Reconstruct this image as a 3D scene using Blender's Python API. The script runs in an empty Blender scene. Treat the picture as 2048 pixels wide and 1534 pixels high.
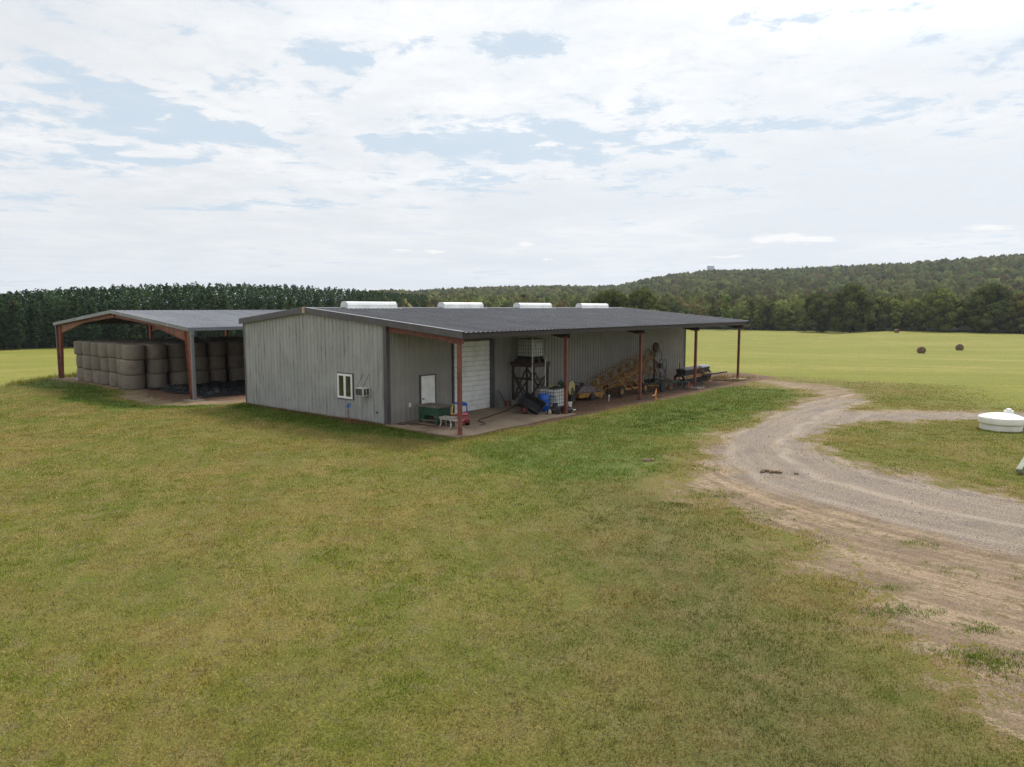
import bpy, math, random
import numpy as np
from mathutils import Vector, Matrix
R = math.radians
random.seed(7); rng = np.random.default_rng(7)
sc = bpy.context.scene
COL = sc.collection
# ------------------------------------------------------------------ camera
CAMH = 5.4
cam_d = bpy.data.cameras.new('camera'); cam = bpy.data.objects.new('camera', cam_d); COL.objects.link(cam)
cam.location = (0, 0, CAMH); cam.rotation_euler = (R(90 - 6.09), 0, 0)
cam_d.sensor_width = 36; cam_d.lens = 36 * 1421 / 2048; cam_d.clip_start = 0.1; cam_d.clip_end = 9000
sc.camera = cam
sc.view_settings.view_transform = 'Standard'; sc.view_settings.look = 'None'
sc.view_settings.exposure = 0.27; sc.view_settings.gamma = 1
sc.render.engine = 'CYCLES'
sc.cycles.use_denoising = True; sc.cycles.denoiser = 'OPENIMAGEDENOISE'; sc.cycles.denoising_input_passes = 'RGB_ALBEDO_NORMAL'; sc.cycles.denoising_prefilter = 'NONE'
sc.cycles.max_bounces = 6; sc.cycles.diffuse_bounces = 3; sc.cycles.glossy_bounces = 2
sc.cycles.transmission_bounces = 3; sc.cycles.transparent_max_bounces = 6; sc.cycles.volume_bounces = 0
sc.cycles.sample_clamp_indirect = 6

SUN_EL, SUN_AZ = 52, 34          # azimuth east of the view axis
# ------------------------------------------------------------------ node helper
class NT:
    def __init__(s, tree): s.t = tree; s.n = tree.nodes; s.l = tree.links
    def N(s, typ, **kw):
        n = s.n.new(typ)
        for k, v in kw.items(): setattr(n, k, v)
        return n
    def put(s, sock, v):
        if v is None: return
        if isinstance(v, bpy.types.NodeSocket): s.l.new(v, sock)
        else: sock.default_value = v
    def m(s, op, a, b=None, c=None, clamp=False):
        n = s.N('ShaderNodeMath', operation=op, use_clamp=clamp)
        s.put(n.inputs[0], a); s.put(n.inputs[1], b); s.put(n.inputs[2], c); return n.outputs[0]
    def v(s, op, a, b=None):
        n = s.N('ShaderNodeVectorMath', operation=op); s.put(n.inputs[0], a); s.put(n.inputs[1], b)
        return n.outputs['Value'] if op in ('LENGTH', 'DISTANCE', 'DOT_PRODUCT') else n.outputs[0]
    def mix(s, f, a, b, bt='MIX'):
        n = s.N('ShaderNodeMix', data_type='RGBA', blend_type=bt); n.clamp_factor = True
        s.put(n.inputs[0], f); s.put(n.inputs[6], a if isinstance(a, bpy.types.NodeSocket) else c4(a)); s.put(n.inputs[7], b if isinstance(b, bpy.types.NodeSocket) else c4(b)); return n.outputs[2]
    def noise(s, vec, scale, detail=4, rough=.55, dist=0):
        n = s.N('ShaderNodeTexNoise'); s.put(n.inputs['Vector'], vec); n.inputs['Scale'].default_value = scale
        n.inputs['Detail'].default_value = detail; n.inputs['Roughness'].default_value = rough; n.inputs['Distortion'].default_value = dist
        return n.outputs['Fac']
    def ss(s, x, a, b, lo=0., hi=1.):
        n = s.N('ShaderNodeMapRange', interpolation_type='SMOOTHSTEP'); s.put(n.inputs[0], x)
        s.put(n.inputs[1], a); s.put(n.inputs[2], b); s.put(n.inputs[3], lo); s.put(n.inputs[4], hi); return n.outputs[0]
    def xyz(s, v):
        n = s.N('ShaderNodeSeparateXYZ'); s.put(n.inputs[0], v); return n.outputs
    def comb(s, x, y, z):
        n = s.N('ShaderNodeCombineXYZ'); s.put(n.inputs[0], x); s.put(n.inputs[1], y); s.put(n.inputs[2], z); return n.outputs[0]
def c4(c): return (c[0], c[1], c[2], 1.0)

# ------------------------------------------------------------------ sky
w = bpy.data.worlds.new('World'); sc.world = w; w.use_nodes = True
T = NT(w.node_tree); w.node_tree.nodes.clear()
out = T.N('ShaderNodeOutputWorld'); bg = T.N('ShaderNodeBackground'); T.l.new(bg.outputs[0], out.inputs[0])
sky = T.N('ShaderNodeTexSky', sky_type='NISHITA'); sky.sun_disc = False; sky.sun_elevation = R(SUN_EL); sky.sun_rotation = R(SUN_AZ)
sky.air_density = 1.0; sky.dust_density = 2.0; sky.ozone_density = 1.0
SKYSTR = 0.10
bg.inputs['Strength'].default_value = SKYSTR
tc = T.N('ShaderNodeTexCoord'); gx, gy, gz = T.xyz(tc.outputs['Generated'])
zz = T.m('ADD', T.m('MAXIMUM', gz, 0.0), 0.055)
P = T.comb(T.m('DIVIDE', gx, zz), T.m('DIVIDE', gy, zz), 0.0)
n1 = T.noise(P, 0.55, 9, .62, .5)
n2 = T.noise(T.v('ADD', P, (13.7, 4.1, 0)), 1.9, 8, .62, .2)
n3 = T.noise(T.v('ADD', P, (3.2, 7.9, 1.3)), 0.26, 3, .5)
nn = T.m('ADD', T.m('MULTIPLY', n1, .62), T.m('MULTIPLY', n2, .38))
# clear patches between the clouds, set by direction
ey = T.m('MAXIMUM', gy, 0.02)
A = T.m('DIVIDE', gx, ey); E = T.m('DIVIDE', gz, ey)
AE = T.comb(A, E, 0)
holes = [(-.50, .275, .12, .034, .85), (-.44, .235, .11, .02, .75), (-.60, .20, .12, .014, .6), (0.02, .222, .17, .030, 1.2), (-.12, .232, .06, .012, .7), (-.25, .335, .07, .022, .8), (-.235, .30, .03, .03, .5), (-.06, .355, .06, .020, .95),
         (.28, .238, .05, .012, .7), (.16, .268, .035, .014, .6), (.40, .385, .06, .025, .8), (.62, .272, .10, .016, .5), (-.40, .142, .16, .009, .75), (-.05, .165, .16, .007, .5), (.20, .150, .14, .008, .35), (-.64, .15, .1, .01, .4)]
hs = None
wob = T.comb(T.m('MULTIPLY', T.m('SUBTRACT', n2, .5), .62), T.m('MULTIPLY', T.m('SUBTRACT', n1, .5), .10), 0)
AE2 = T.v('ADD', AE, wob)
for (a, e, sa, se, k) in holes:
    d = T.v('MULTIPLY', T.v('SUBTRACT', AE2, (a, e, 0)), (1 / sa, 1 / se, 0))
    g = T.m('MULTIPLY', T.m('EXPONENT', T.m('MULTIPLY', T.v('DOT_PRODUCT', d, d), -1.0)), k)
    hs = g if hs is None else T.m('ADD', hs, g)
hs = T.m('MULTIPLY', hs, T.m('GREATER_THAN', gy, 0.0))
n4 = T.noise(T.v('ADD', P, (1.7, 24.1, 2)), 4.6, 6, .65, .3)
left = T.ss(A, -.05, -.6, 0., .015)
clear = T.ss(T.m('ADD', T.m('ADD', T.m('MULTIPLY', hs, .27), left), T.m('ADD', T.m('SUBTRACT', .56, nn), T.m('MULTIPLY', T.m('MULTIPLY', T.m('SUBTRACT', .5, n4), .85), T.ss(gz, .02, .22, .15, 1.)))), .125, .27)
# general thin breaks all round the sky
cov = T.m('SUBTRACT', 1.0, T.m('MULTIPLY', clear, .82))
shade = T.ss(T.m('ADD', T.m('MULTIPLY', n3, .55), T.m('MULTIPLY', n1, .45)), .42, .60)    # greyer cloud bases
puff = T.ss(n2, .34, .62)
cl = T.mix(T.m('MULTIPLY', shade, .85), (.965, .975, .985), (.735, .77, .815))
cl = T.mix(T.m('MULTIPLY', T.m('SUBTRACT', 1.0, puff), .55), cl, (.78, .83, .89))
cl = T.mix(T.m('MULTIPLY', T.m('MULTIPLY', T.ss(n4, .58, .38), .42), T.ss(gz, .02, .2, .2, 1.)), cl, (.74, .785, .845))
sunv = Vector((math.sin(R(SUN_AZ)) * math.cos(R(SUN_EL)), math.cos(R(SUN_AZ)) * math.cos(R(SUN_EL)), math.sin(R(SUN_EL))))
sd = T.v('DOT_PRODUCT', tc.outputs['Generated'], tuple(sunv))
glow = T.m('ADD', T.m('MULTIPLY', T.ss(sd, .45, .8), .10), T.m('MULTIPLY', T.ss(sd, .80, 1.0), 3.2))
cl = T.mix(1.0, cl, T.comb(T.m('ADD', 1.0, glow), T.m('ADD', 1.0, glow), T.m('ADD', 1.0, glow)), 'MULTIPLY')
hz = T.ss(gz, .0, .20)
cl = T.mix(T.m('MULTIPLY', T.m('SUBTRACT', 1.0, hz), .55), cl, (.76, .80, .845))
pf = None
for (a, e, sa, se) in [(.385, .0965, .030, .0085), (.345, .094, .018, .006), (.43, .0935, .024, .006), (-.107, .078, .018, .0035), (-.156, .079, .018, .003), (.018, .087, .016, .003), (.66, .110, .04, .005), (.05, .066, .01, .002), (.30, .071, .03, .003)]:
    d = T.v('MULTIPLY', T.v('SUBTRACT', T.v('ADD', AE, T.comb(0, T.m('MULTIPLY', T.m('SUBTRACT', n4, .5), .02), 0)), (a, e, 0)), (1 / sa, 1 / se, 0))
    g = T.m('EXPONENT', T.m('MULTIPLY', T.v('DOT_PRODUCT', d, d), -1.0)); pf = g if pf is None else T.m('ADD', pf, g)
cl = T.mix(T.m('MULTIPLY', T.ss(T.m('MULTIPLY', pf, T.m('GREATER_THAN', gy, 0.0)), .25, .9), .8), cl, (1.04, 1.03, 1.01))
SKM = 0.82 / SKYSTR
clN = T.mix(1.0, cl, (SKM, SKM, SKM), 'MULTIPLY')
blue = T.mix(.90, sky.outputs[0], (.62 * SKM, .745 * SKM, .865 * SKM))
T.l.new(T.mix(cov, blue, clN), bg.inputs['Color'])
# ------------------------------------------------------------------ sun
sl = bpy.data.lights.new('sun', 'SUN'); sl.energy = 2.7; sl.angle = R(10); sl.color = (1, .945, .85)
so = bpy.data.objects.new('sun', sl); COL.objects.link(so)
so.rotation_euler = (-sunv).to_track_quat('-Z', 'Y').to_euler(); so.location = (0, 0, 60)

# ------------------------------------------------------------------ building frame: u along the barn, w out of its long wall
AZ = R(39.2); C0 = np.array([-5.788, 32.564])
Ud = np.array([math.sin(AZ), math.cos(AZ)]); Wd = np.array([math.cos(AZ), -math.sin(AZ)])
ROT = math.pi / 2 - AZ
def wp(u, w, z=0.):
    p = C0 + u * Ud + w * Wd; return Vector((p[0], p[1], z))
def uw(x, y):
    dx = x - C0[0]; dy = y - C0[1]; return dx * Ud[0] + dy * Ud[1], dx * Wd[0] + dy * Wd[1]
def sst(x, a=0., b=1.):
    t = np.clip((x - a) / (b - a), 0, 1); return t * t * (3 - 2 * t)
# ---- noise in python
def vnoise(x, y, seed=0):
    xi = np.floor(x).astype(np.int64); yi = np.floor(y).astype(np.int64); fx = x - xi; fy = y - yi
    fx = fx * fx * (3 - 2 * fx); fy = fy * fy * (3 - 2 * fy)
    def h(a, b):
        n = (a * 374761393 + b * 668265263 + seed * 974634777) & 0x7fffffff
        n = ((n ^ (n >> 13)) * 1274126177) & 0x7fffffff
        return ((n ^ (n >> 16)) & 0xffff) / 65535.
    return (h(xi, yi) * (1 - fx) + h(xi + 1, yi) * fx) * (1 - fy) + (h(xi, yi + 1) * (1 - fx) + h(xi + 1, yi + 1) * fx) * fy
def fbm(x, y, sc_, seed=0, oc=4):
    v = 0; a = .5; t = 0; s = sc_
    for o in range(oc): v = v + a * vnoise(x * s + 37.1 * o, y * s - 17.3 * o, seed + o); t += a; a *= .5; s *= 2.07
    return v / t
# ---- terrain
RIDGE = [(-3, .02), (-.8, .016), (-.3, .018), (-.169, .025), (-.135, .023), (-.086, .026), (-.017, .027), (.053, .029), (.122, .029), (.15, .031), (.191, .04), (.226, .046), (.274, .051), (.316, .052), (.399, .053), (.468, .056), (.537, .059), (.571, .062), (.605, .065), (.653, .068), (.707, .072), (.9, .08), (1.4, .07), (4, .03)]
RA = np.array([r[0] for r in RIDGE]); RE = np.array([r[1] for r in RIDGE])
TL = [(-1.6, 120), (-.95, 145), (-.716, 157), (-.576, 170), (-.436, 182), (-.33, 205), (-.226, 262), (-.136, 335), (0, 345), (.1, 320), (.333, 300), (.5, 272), (.716, 233), (.95, 205), (1.6, 140)]
TA = np.array([t[0] for t in TL]); TD = np.array([float(t[1]) for t in TL])
def tz(x, y):
    x = np.asarray(x, float); y = np.asarray(y, float)
    u, w_ = uw(x, y)
    s1 = np.maximum(np.maximum(-w_ - 37.2, (-x - 34.9) * sst(y, -10, 20)), 0); s2 = np.maximum(u - 33.5, 0)
    z = -3.1 * np.maximum(sst(s1, 0, 90), sst(s2, 0, 100)) - .75 * sst(s1, 0, 5)
    yy = np.maximum(y, 1.); a = x / yy; r = np.sqrt(x * x + y * y)
    top = CAMH + np.interp(a, RA, RE) * 1350 * (yy / np.maximum(r, 1)) - 16
    top = top + 6 * (fbm(x, y, .004, 5) - .5)
    k = sst(r, 400, 1350) * (y > 0)
    k = np.where(r > 1350, 1 - .5 * sst(r, 1350, 2600), k)
    z = z + k * (top + 3.1)
    z = z + (fbm(x, y, .12, 11, 3) - .5) * .10 * sst(np.abs(w_ - 2) + np.maximum(u - 31, 0) * 2 + np.maximum(-u, 0) * 2, 3.5, 9)
    return z
# ---- polygons in plan (metres)
SOIL = [(16.52, 57.88), (18.66, 55.77), (20.78, 51.28), (22.59, 47.45), (22.47, 43.89), (18.72, 38.35), (19.45, 37.4), (27.06, 37.4), (38, 36.5), (38, 33.28), (24.34, 33.58), (21.29, 34.34), (18.2, 33.14), (15.08, 31.47), (12.6, 28.82), (12.34, 25.66), (12.95, 23.4), (13.69, 21.88), (14.81, 20.21), (17.09, 18.67), (26, 12), (14, 3), (6.4, 6.4), (6.5, 9.0), (6.15, 10.33), (6.0, 11.51), (6.2, 12.98), (6.1, 15.5), (5.9, 17.77), (5.3, 19.67), (4.97, 21.69), (6.47, 26.29), (9.02, 30.58), (12.38, 35.31), (17.63, 42.66), (18.9, 46.58), (17.18, 51.28), (14.65, 51.28)]
GRAVEL = [(21.91, 43.39), (17.86, 37.4), (19.17, 36.86), (26.67, 36.86), (38, 35.98), (38, 34.03), (25.11, 34.66), (18.69, 34.03), (15.23, 32.28), (12.19, 28.82), (11.84, 24.97), (12.56, 22.69), (14.43, 19.67), (16.29, 17.77), (24, 12), (19, 9), (11.8, 14.6), (9.46, 16.94), (8.11, 19.67), (7.17, 22.01), (7.16, 25.4), (9.27, 29.97), (12.88, 35.31), (18.03, 41.5)]
CENTER = [(22.3, 43.9), (16.68, 38.35), (12.36, 32.56), (9.58, 27.75), (8.9, 23.4), (9.7, 20.2), (11.4, 17.4), (14.5, 14.4), (20, 10.5), (26, 7)]
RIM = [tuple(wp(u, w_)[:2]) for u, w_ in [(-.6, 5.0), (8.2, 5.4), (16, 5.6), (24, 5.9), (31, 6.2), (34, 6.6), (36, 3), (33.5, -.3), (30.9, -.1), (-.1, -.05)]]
SHEDD = [tuple(wp(u, w_)[:2]) for u, w_ in [(-2.3, -36.8), (-1.6, -30), (-2.0, -24), (-3.6, -20), (-3.9, -15.3), (-1.2, -12.6), (1, -12.2), (26, -12.6), (26, -36.6)]]
LUSH1 = [(-2.05, 28.2), (1.4, 31.2), (5.5, 36.5), (10.5, 43), (14.5, 49.5), (18.6, 46.5), (16, 40.5), (11, 34), (7.6, 29.3), (5.3, 25), (4.5, 23.2), (2.2, 22.4), (-.9, 23.8)]
LUSH_SHADE_GABLE = [tuple(wp(u, w_)[:2]) for u, w_ in [(.2, -12.3), (0, 0), (-.1, 5), (-1.6, 5.3), (-2.6, 0), (-2.9, -6), (-1.6, -12)]]  # green strip at the gable foot, the barn's shadow painted into it
LUSH_SHADE_SHED = [tuple(wp(u, w_)[:2]) for u, w_ in [(-2.2, -37.8), (-1.8, -30), (-2.3, -24), (-4.2, -20), (-4.4, -15.3), (-1.0, -12.6), (-2.0, -11.8), (-6.2, -16), (-6.3, -22), (-4.2, -27), (-5.2, -33), (-11, -37.8)]]  # green grass before the shed, darkened to paint the shed's shadow
OLIVE = [(2.2, 22.5), (4.6, 21.2), (5.0, 19.8), (5.9, 17.5), (6.0, 12), (6.5, 4), (1, 4), (1.2, 14)]
def pdist(x, y, poly, closed=True):
    "signed distance, positive inside"
    P_ = np.array(poly, float); n = len(P_); d = np.full(x.shape, 1e9); ins = np.zeros(x.shape, bool)
    for i in range(n if closed else n - 1):
        a = P_[i]; b = P_[(i + 1) % n]; e = b - a; L2 = e @ e
        t = np.clip(((x - a[0]) * e[0] + (y - a[1]) * e[1]) / L2, 0, 1)
        d = np.minimum(d, np.hypot(x - a[0] - t * e[0], y - a[1] - t * e[1]))
        if closed and a[1] != b[1]:
            c = ((a[1] > y) != (b[1] > y)) & (x < (b[0] - a[0]) * (y - a[1]) / (b[1] - a[1]) + a[0]); ins ^= c
    return np.where(ins, d, -d) if closed else d
def smooth(pl, k=8):
    P_ = [np.array(p, float) for p in pl]; out_ = []
    for i in range(len(P_) - 1):
        p0, p1, p2, p3 = P_[max(i - 1, 0)], P_[i], P_[i + 1], P_[min(i + 2, len(P_) - 1)]
        for t_ in np.linspace(0, 1, k + 1)[:-1]: out_.append(.5 * ((2 * p1) + (-p0 + p2) * t_ + (2 * p0 - 5 * p1 + 4 * p2 - p3) * t_ ** 2 + (-p0 + 3 * p1 - 3 * p2 + p3) * t_ ** 3))
    return out_ + [P_[-1]]
def lateral(x, y):
    P_ = np.array(smooth(CENTER), float); best = np.full(x.shape, 1e9); lat = np.zeros(x.shape); lon = np.zeros(x.shape); acc = 0
    for i in range(len(P_) - 1):
        a = P_[i]; b = P_[i + 1]; e = b - a; L = np.hypot(*e); t = np.clip(((x - a[0]) * e[0] + (y - a[1]) * e[1]) / L ** 2, 0, 1)
        px = x - a[0] - t * e[0]; py = y - a[1] - t * e[1]; d = np.hypot(px, py)
        sg = np.sign(e[0] * py - e[1] * px); m = d < best
        lat = np.where(m, d * sg, lat); lon = np.where(m, acc + t * L, lon); best = np.minimum(best, d); acc += L
    return lat, lon
def clampm(d, a, b): return np.clip((d - a) / (b - a), 0, 1)
def zones(x, y):
    wob_ = (fbm(x, y, .9, 31, 4) - .5) * 2.2
    gravel = clampm(pdist(x, y, GRAVEL) + wob_ * .8, -.9, 1.1)
    soil = np.maximum(clampm(pdist(x, y, SOIL) + wob_ * 1.5 - .25, -1.3, 1.5), 0)
    shd = clampm(pdist(x, y, SHEDD) + wob_ * .35, -.3, .3); soil = np.maximum(soil, shd * .8)
    rim = clampm(pdist(x, y, RIM) + wob_ * .4, -.25, .3); rim = np.maximum(rim, shd * clampm(pdist(x, y, SHEDD), .4, 2.6))  # floor darkens inward from the shed edge: interior shade as colour
    lush_shade = np.maximum(clampm(pdist(x, y, LUSH1) + wob_ * 1.3, -2.4, 1.6) * (.65 + .6 * fbm(x, y, .35, 44, 3)), 1.25 * np.maximum(clampm(pdist(x, y, LUSH_SHADE_GABLE) + wob_ * .5, -.5, .5), clampm(pdist(x, y, LUSH_SHADE_SHED) + wob_ * .6, -.5, .6)))
    u, w_ = uw(x, y)
    field = np.maximum(np.maximum(sst(-w_, 37.2, 38.5), sst(-x, 34.8, 36.)), np.maximum(sst(u, 33, 37), sst(w_ + u * .35, 24, 34) * sst(y, 36, 40)))
    olive = clampm(pdist(x, y, OLIVE) + wob_ * 1.2, -2., 2.5)
    return gravel, soil, rim, lush_shade, field, olive

# ------------------------------------------------------------------ mesh helpers
def tag(o, label=None, cat=None, group=None, kind=None):
    if label: o['label'] = label
    if cat: o['category'] = cat
    if group: o['group'] = group
    if kind: o['kind'] = kind
    return o
def thing(name, label, cat, loc=(0, 0, 0), rz=0, group=None):
    o = bpy.data.objects.new(name, None); o.empty_display_size = .2; COL.objects.link(o); o.location = loc; o.rotation_euler = (0, 0, rz)
    return tag(o, label, cat, group)
def link(name, me, parent=None, mat=None):
    if mat and not me.materials: me.materials.append(mat)
    o = bpy.data.objects.new(name, me); COL.objects.link(o)
    if parent: o.parent = parent
    return o
class MB:
    def __init__(s): s.v = []; s.f = []
    def add(s, vs, fs):
        b = len(s.v); s.v += [tuple(v) for v in vs]; s.f += [tuple(b + i for i in f) for f in fs]; return s
    def box(s, c, sz, M=None):
        hx, hy, hz = sz[0] / 2, sz[1] / 2, sz[2] / 2
        vs = [Vector((x, y, z)) for x in (-hx, hx) for y in (-hy, hy) for z in (-hz, hz)]
        if M is not None: vs = [M @ v for v in vs]
        c = Vector(c)
        return s.add([v + c for v in vs], [(0, 1, 3, 2), (4, 6, 7, 5), (0, 4, 5, 1), (2, 3, 7, 6), (0, 2, 6, 4), (1, 5, 7, 3)])
    def b2(s, a, b): # from corner to corner
        return s.box([(a[i] + b[i]) / 2 for i in range(3)], [abs(b[i] - a[i]) for i in range(3)])
    def bar(s, p, q, w_=.05, h=.05, up=(0, 0, 1)):
        p = Vector(p); q = Vector(q); d = (q - p); L = d.length; d.normalize(); u = Vector(up)
        if abs(d.dot(u)) > .98: u = Vector((1, 0, 0))
        x = d.cross(u).normalized(); y = x.cross(d).normalized(); M = Matrix((x, d, y)).transposed()
        return s.box((p + q) / 2, (w_, L, h), M)
    def cyl(s, p, q, r0, r1=None, n=10, cap=True):
        if r1 is None: r1 = r0
        p = Vector(p); q = Vector(q); d = (q - p).normalized(); u = Vector((0, 0, 1)) if abs(d.z) < .9 else Vector((1, 0, 0))
        x = d.cross(u).normalized(); y = d.cross(x)
        vs = []
        for k in range(n):
            a = 2 * math.pi * k / n; e = x * math.cos(a) + y * math.sin(a); vs += [p + e * r0, q + e * r1]
        fs = [(2 * k, 2 * ((k + 1) % n), 2 * ((k + 1) % n) + 1, 2 * k + 1) for k in range(n)]
        if cap: fs += [tuple(2 * k for k in range(n))[::-1], tuple(2 * k + 1 for k in range(n))]
        return s.add(vs, fs)
    def tube(s, pts, r, n=8, closed=False):
        pts = [Vector(p) for p in pts]; m = len(pts); vs = []; u = Vector((.13, .31, .94)).normalized()
        for i in range(m):
            a = pts[(i - 1) % m] if (closed or i > 0) else pts[0]; b = pts[(i + 1) % m] if (closed or i < m - 1) else pts[-1]
            d = (b - a).normalized(); x = d.cross(u)
            if x.length < .05: x = d.cross(Vector((1, 0, 0)))
            x.normalize(); y = d.cross(x); rr = r[i] if isinstance(r, (list, tuple)) else r
            vs += [pts[i] + (x * math.cos(2 * math.pi * k / n) + y * math.sin(2 * math.pi * k / n)) * rr for k in range(n)]
        fs = []
        for i in range(m if closed else m - 1):
            j = (i + 1) % m
            for k in range(n): fs.append((i * n + k, i * n + (k + 1) % n, j * n + (k + 1) % n, j * n + k))
        if not closed: fs += [tuple(range(n)), tuple((m - 1) * n + k for k in range(n))[::-1]]
        return s.add(vs, fs)
    def ring(s, c, nrm, R_, r, n=24, m=6):
        c = Vector(c); d = Vector(nrm).normalized(); u = Vector((0, 0, 1)) if abs(d.z) < .9 else Vector((1, 0, 0)); x = d.cross(u).normalized(); y = d.cross(x)
        return s.tube([c + (x * math.cos(2 * math.pi * k / n) + y * math.sin(2 * math.pi * k / n)) * R_ for k in range(n)], r, m, True)
    def lathe(s, prof, n=24, c=(0, 0, 0), M=None, sx=1., sy=1.):
        vs = []; m = len(prof); c = Vector(c)
        for k in range(n):
            a = 2 * math.pi * k / n
            for (r, z) in prof:
                v = Vector((r * math.cos(a) * sx, r * math.sin(a) * sy, z)); vs.append((M @ v if M is not None else v) + c)
        fs = []
        for k in range(n):
            k2 = (k + 1) % n
            for i in range(m - 1): fs.append((k * m + i, k2 * m + i, k2 * m + i + 1, k * m + i + 1))
        return s.add(vs, fs)
    def prism(s, poly, t, O=(0, 0, 0), X=(1, 0, 0), Y=(0, 0, 1), Z=(0, 1, 0)):
        "2-d outline extruded by t along Z"
        O, X, Y, Z = map(Vector, (O, X, Y, Z)); n = len(poly)
        vs = [O + X * a + Y * b for a, b in poly] + [O + X * a + Y * b + Z * t for a, b in poly]
        return s.add(vs, [tuple(range(n)), tuple(range(2 * n - 1, n - 1, -1))] + [(i, (i + 1) % n, n + (i + 1) % n, n + i) for i in range(n)])
    def build(s, name, mat, parent=None, smooth=False, bevel=0, parts=None):
        me = bpy.data.meshes.new(name); me.from_pydata(s.v, [], s.f); me.update()
        import bmesh
        bm = bmesh.new(); bm.from_mesh(me); bmesh.ops.recalc_face_normals(bm, faces=bm.faces); bm.to_mesh(me); bm.free()
        if smooth:
            me.polygons.foreach_set('use_smooth', [True] * len(me.polygons))
            try: me.set_sharp_from_angle(angle=R(40))
            except Exception: pass
        o = link(name, me, parent, mat)
        if bevel:
            md = o.modifiers.new('bevel', 'BEVEL'); md.width = bevel; md.segments = 2; md.limit_method = 'ANGLE'
        return o
def npmesh(name, V, F, mat, col=None, smooth=False):
    me = bpy.data.meshes.new(name); nv = len(V); nf, k = F.shape
    me.vertices.add(nv); me.vertices.foreach_set('co', np.ascontiguousarray(V, dtype=np.float32).ravel())
    me.loops.add(nf * k); me.loops.foreach_set('vertex_index', np.ascontiguousarray(F, dtype=np.int32).ravel())
    me.polygons.add(nf); me.polygons.foreach_set('loop_start', np.arange(0, nf * k, k, dtype=np.int32))
    try: me.polygons.foreach_set('loop_total', np.full(nf, k, dtype=np.int32))
    except Exception: pass
    if smooth: me.polygons.foreach_set('use_smooth', np.ones(nf, bool))
    me.update(calc_edges=True)
    if col is not None:
        for nm, c in col.items():
            a = me.color_attributes.new(nm, 'FLOAT_COLOR', 'POINT'); a.data.foreach_set('color', np.ascontiguousarray(c, dtype=np.float32).ravel())
    me.materials.append(mat); return me
def copy_tree(o, parent=None):
    c = o.copy(); COL.objects.link(c)
    if parent: c.parent = parent
    for ch in list(o.children): copy_tree(ch, c)
    return c

# ------------------------------------------------------------------ materials
def mat(name, col, rough=.6, metal=0., var=.25, scale=3., dirt=None, dirtamt=.5, bump=.0, bscale=30., streak=None, streakamt=0., spec=.5, dark=None):
    m = bpy.data.materials.new(name); m.use_nodes = True; t = NT(m.node_tree); b = t.n['Principled BSDF']
    co = t.N('ShaderNodeTexCoord').outputs['Object']
    n = t.noise(co, scale, 6, .6)
    c = t.mix(t.ss(n, .3, .7), tuple(x * (1 - var) for x in col), tuple(min(1, x * (1 + var)) for x in col))
    if dirt is not None:
        n2 = t.noise(t.v('ADD', co, (5, 3, 1)), scale * .6, 7, .65)
        c = t.mix(t.m('MULTIPLY', t.ss(n2, .5, .66), dirtamt), c, dirt)
    if streak is not None:
        x, y, z = t.xyz(co)
        sv = t.comb(t.m('MULTIPLY', x, 6.), t.m('MULTIPLY', y, 6.), t.m('MULTIPLY', z, .35))
        n3 = t.noise(sv, 1., 5, .6)
        c = t.mix(t.m('MULTIPLY', t.ss(n3, .5, .72), streakamt), c, streak)
    t.l.new(c, b.inputs['Base Color']); b.inputs['Roughness'].default_value = rough; b.inputs['Metallic'].default_value = metal
    b.inputs['Specular IOR Level'].default_value = spec
    if bump:
        bp = t.N('ShaderNodeBump'); bp.inputs['Strength'].default_value = bump; bp.inputs['Distance'].default_value = .02
        t.l.new(t.noise(co, bscale, 4), bp.inputs['Height']); t.l.new(bp.outputs[0], b.inputs['Normal'])
    return m
M = {}
M['trim'] = mat('trim_paint', (.075, .068, .075), .45, 0, .2, 2)
M['eave'] = mat('eave_paint', (.028, .017, .016), .6, 0, .25, 2)
M['cap'] = mat('cap_paint', (.42, .31, .2), .5)
M['red'] = mat('red_oxide_steel', (.17, .050, .034), .6, 0, .3, 3, (.10, .05, .04), .5)
M['redb'] = mat('rust_steel', (.22, .075, .042), .6, 0, .3, 3, (.12, .05, .04), .5)
M['white'] = mat('white_metal', (.68, .69, .69), .4, 0, .06, 2, (.5, .5, .48), .5)
M['doorw'] = mat('white_door_paint', (.80, .81, .79), .4, 0, .08, 2, (.45, .43, .37), .4)
M['vinyl'] = mat('white_vinyl', (.75, .76, .76), .35, 0, .05)
M['glass'] = mat('window_glass', (.03, .035, .02), .08, 0, .4, 3, spec=.8)
M['dark'] = mat('dark_steel', (.028, .027, .026), .6, .2, .4, 8, (.09, .05, .03), .5)
M['black'] = mat('black_plastic', (.022, .022, .024), .5, 0, .3, 5, (.09, .08, .07), .35)
M['rubber'] = mat('tyre_rubber', (.02, .02, .02), .85, 0, .3, 8, (.10, .07, .05), .5)
M['yellow'] = mat('yellow_paint', (.27, .13, .02), .6, 0, .4, 6, (.10, .045, .02), .85)
M['paley'] = mat('pale_yellow_paint', (.40, .33, .15), .55, 0, .2, 6, (.35, .24, .1), .5)
M['green'] = mat('green_paint', (.014, .065, .035), .6, 0, .35, 7, (.03, .05, .03), .5)
M['dgreen'] = mat('faded_green_steel', (.03, .075, .055), .6, .1, .35, 6, (.10, .05, .03), .6)
M['wood'] = mat('weathered_wood', (.17, .145, .115), .85, 0, .35, 9, (.08, .07, .055), .6, .4, 40)
M['dwood'] = mat('dark_timber', (.06, .042, .032), .85, 0, .35, 6, (.03, .022, .018), .6, .4, 40)
M['tread'] = mat('treated_timber', (.27, .30, .22), .85, 0, .25, 9, (.15, .15, .10), .6, .4, 40)
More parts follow.
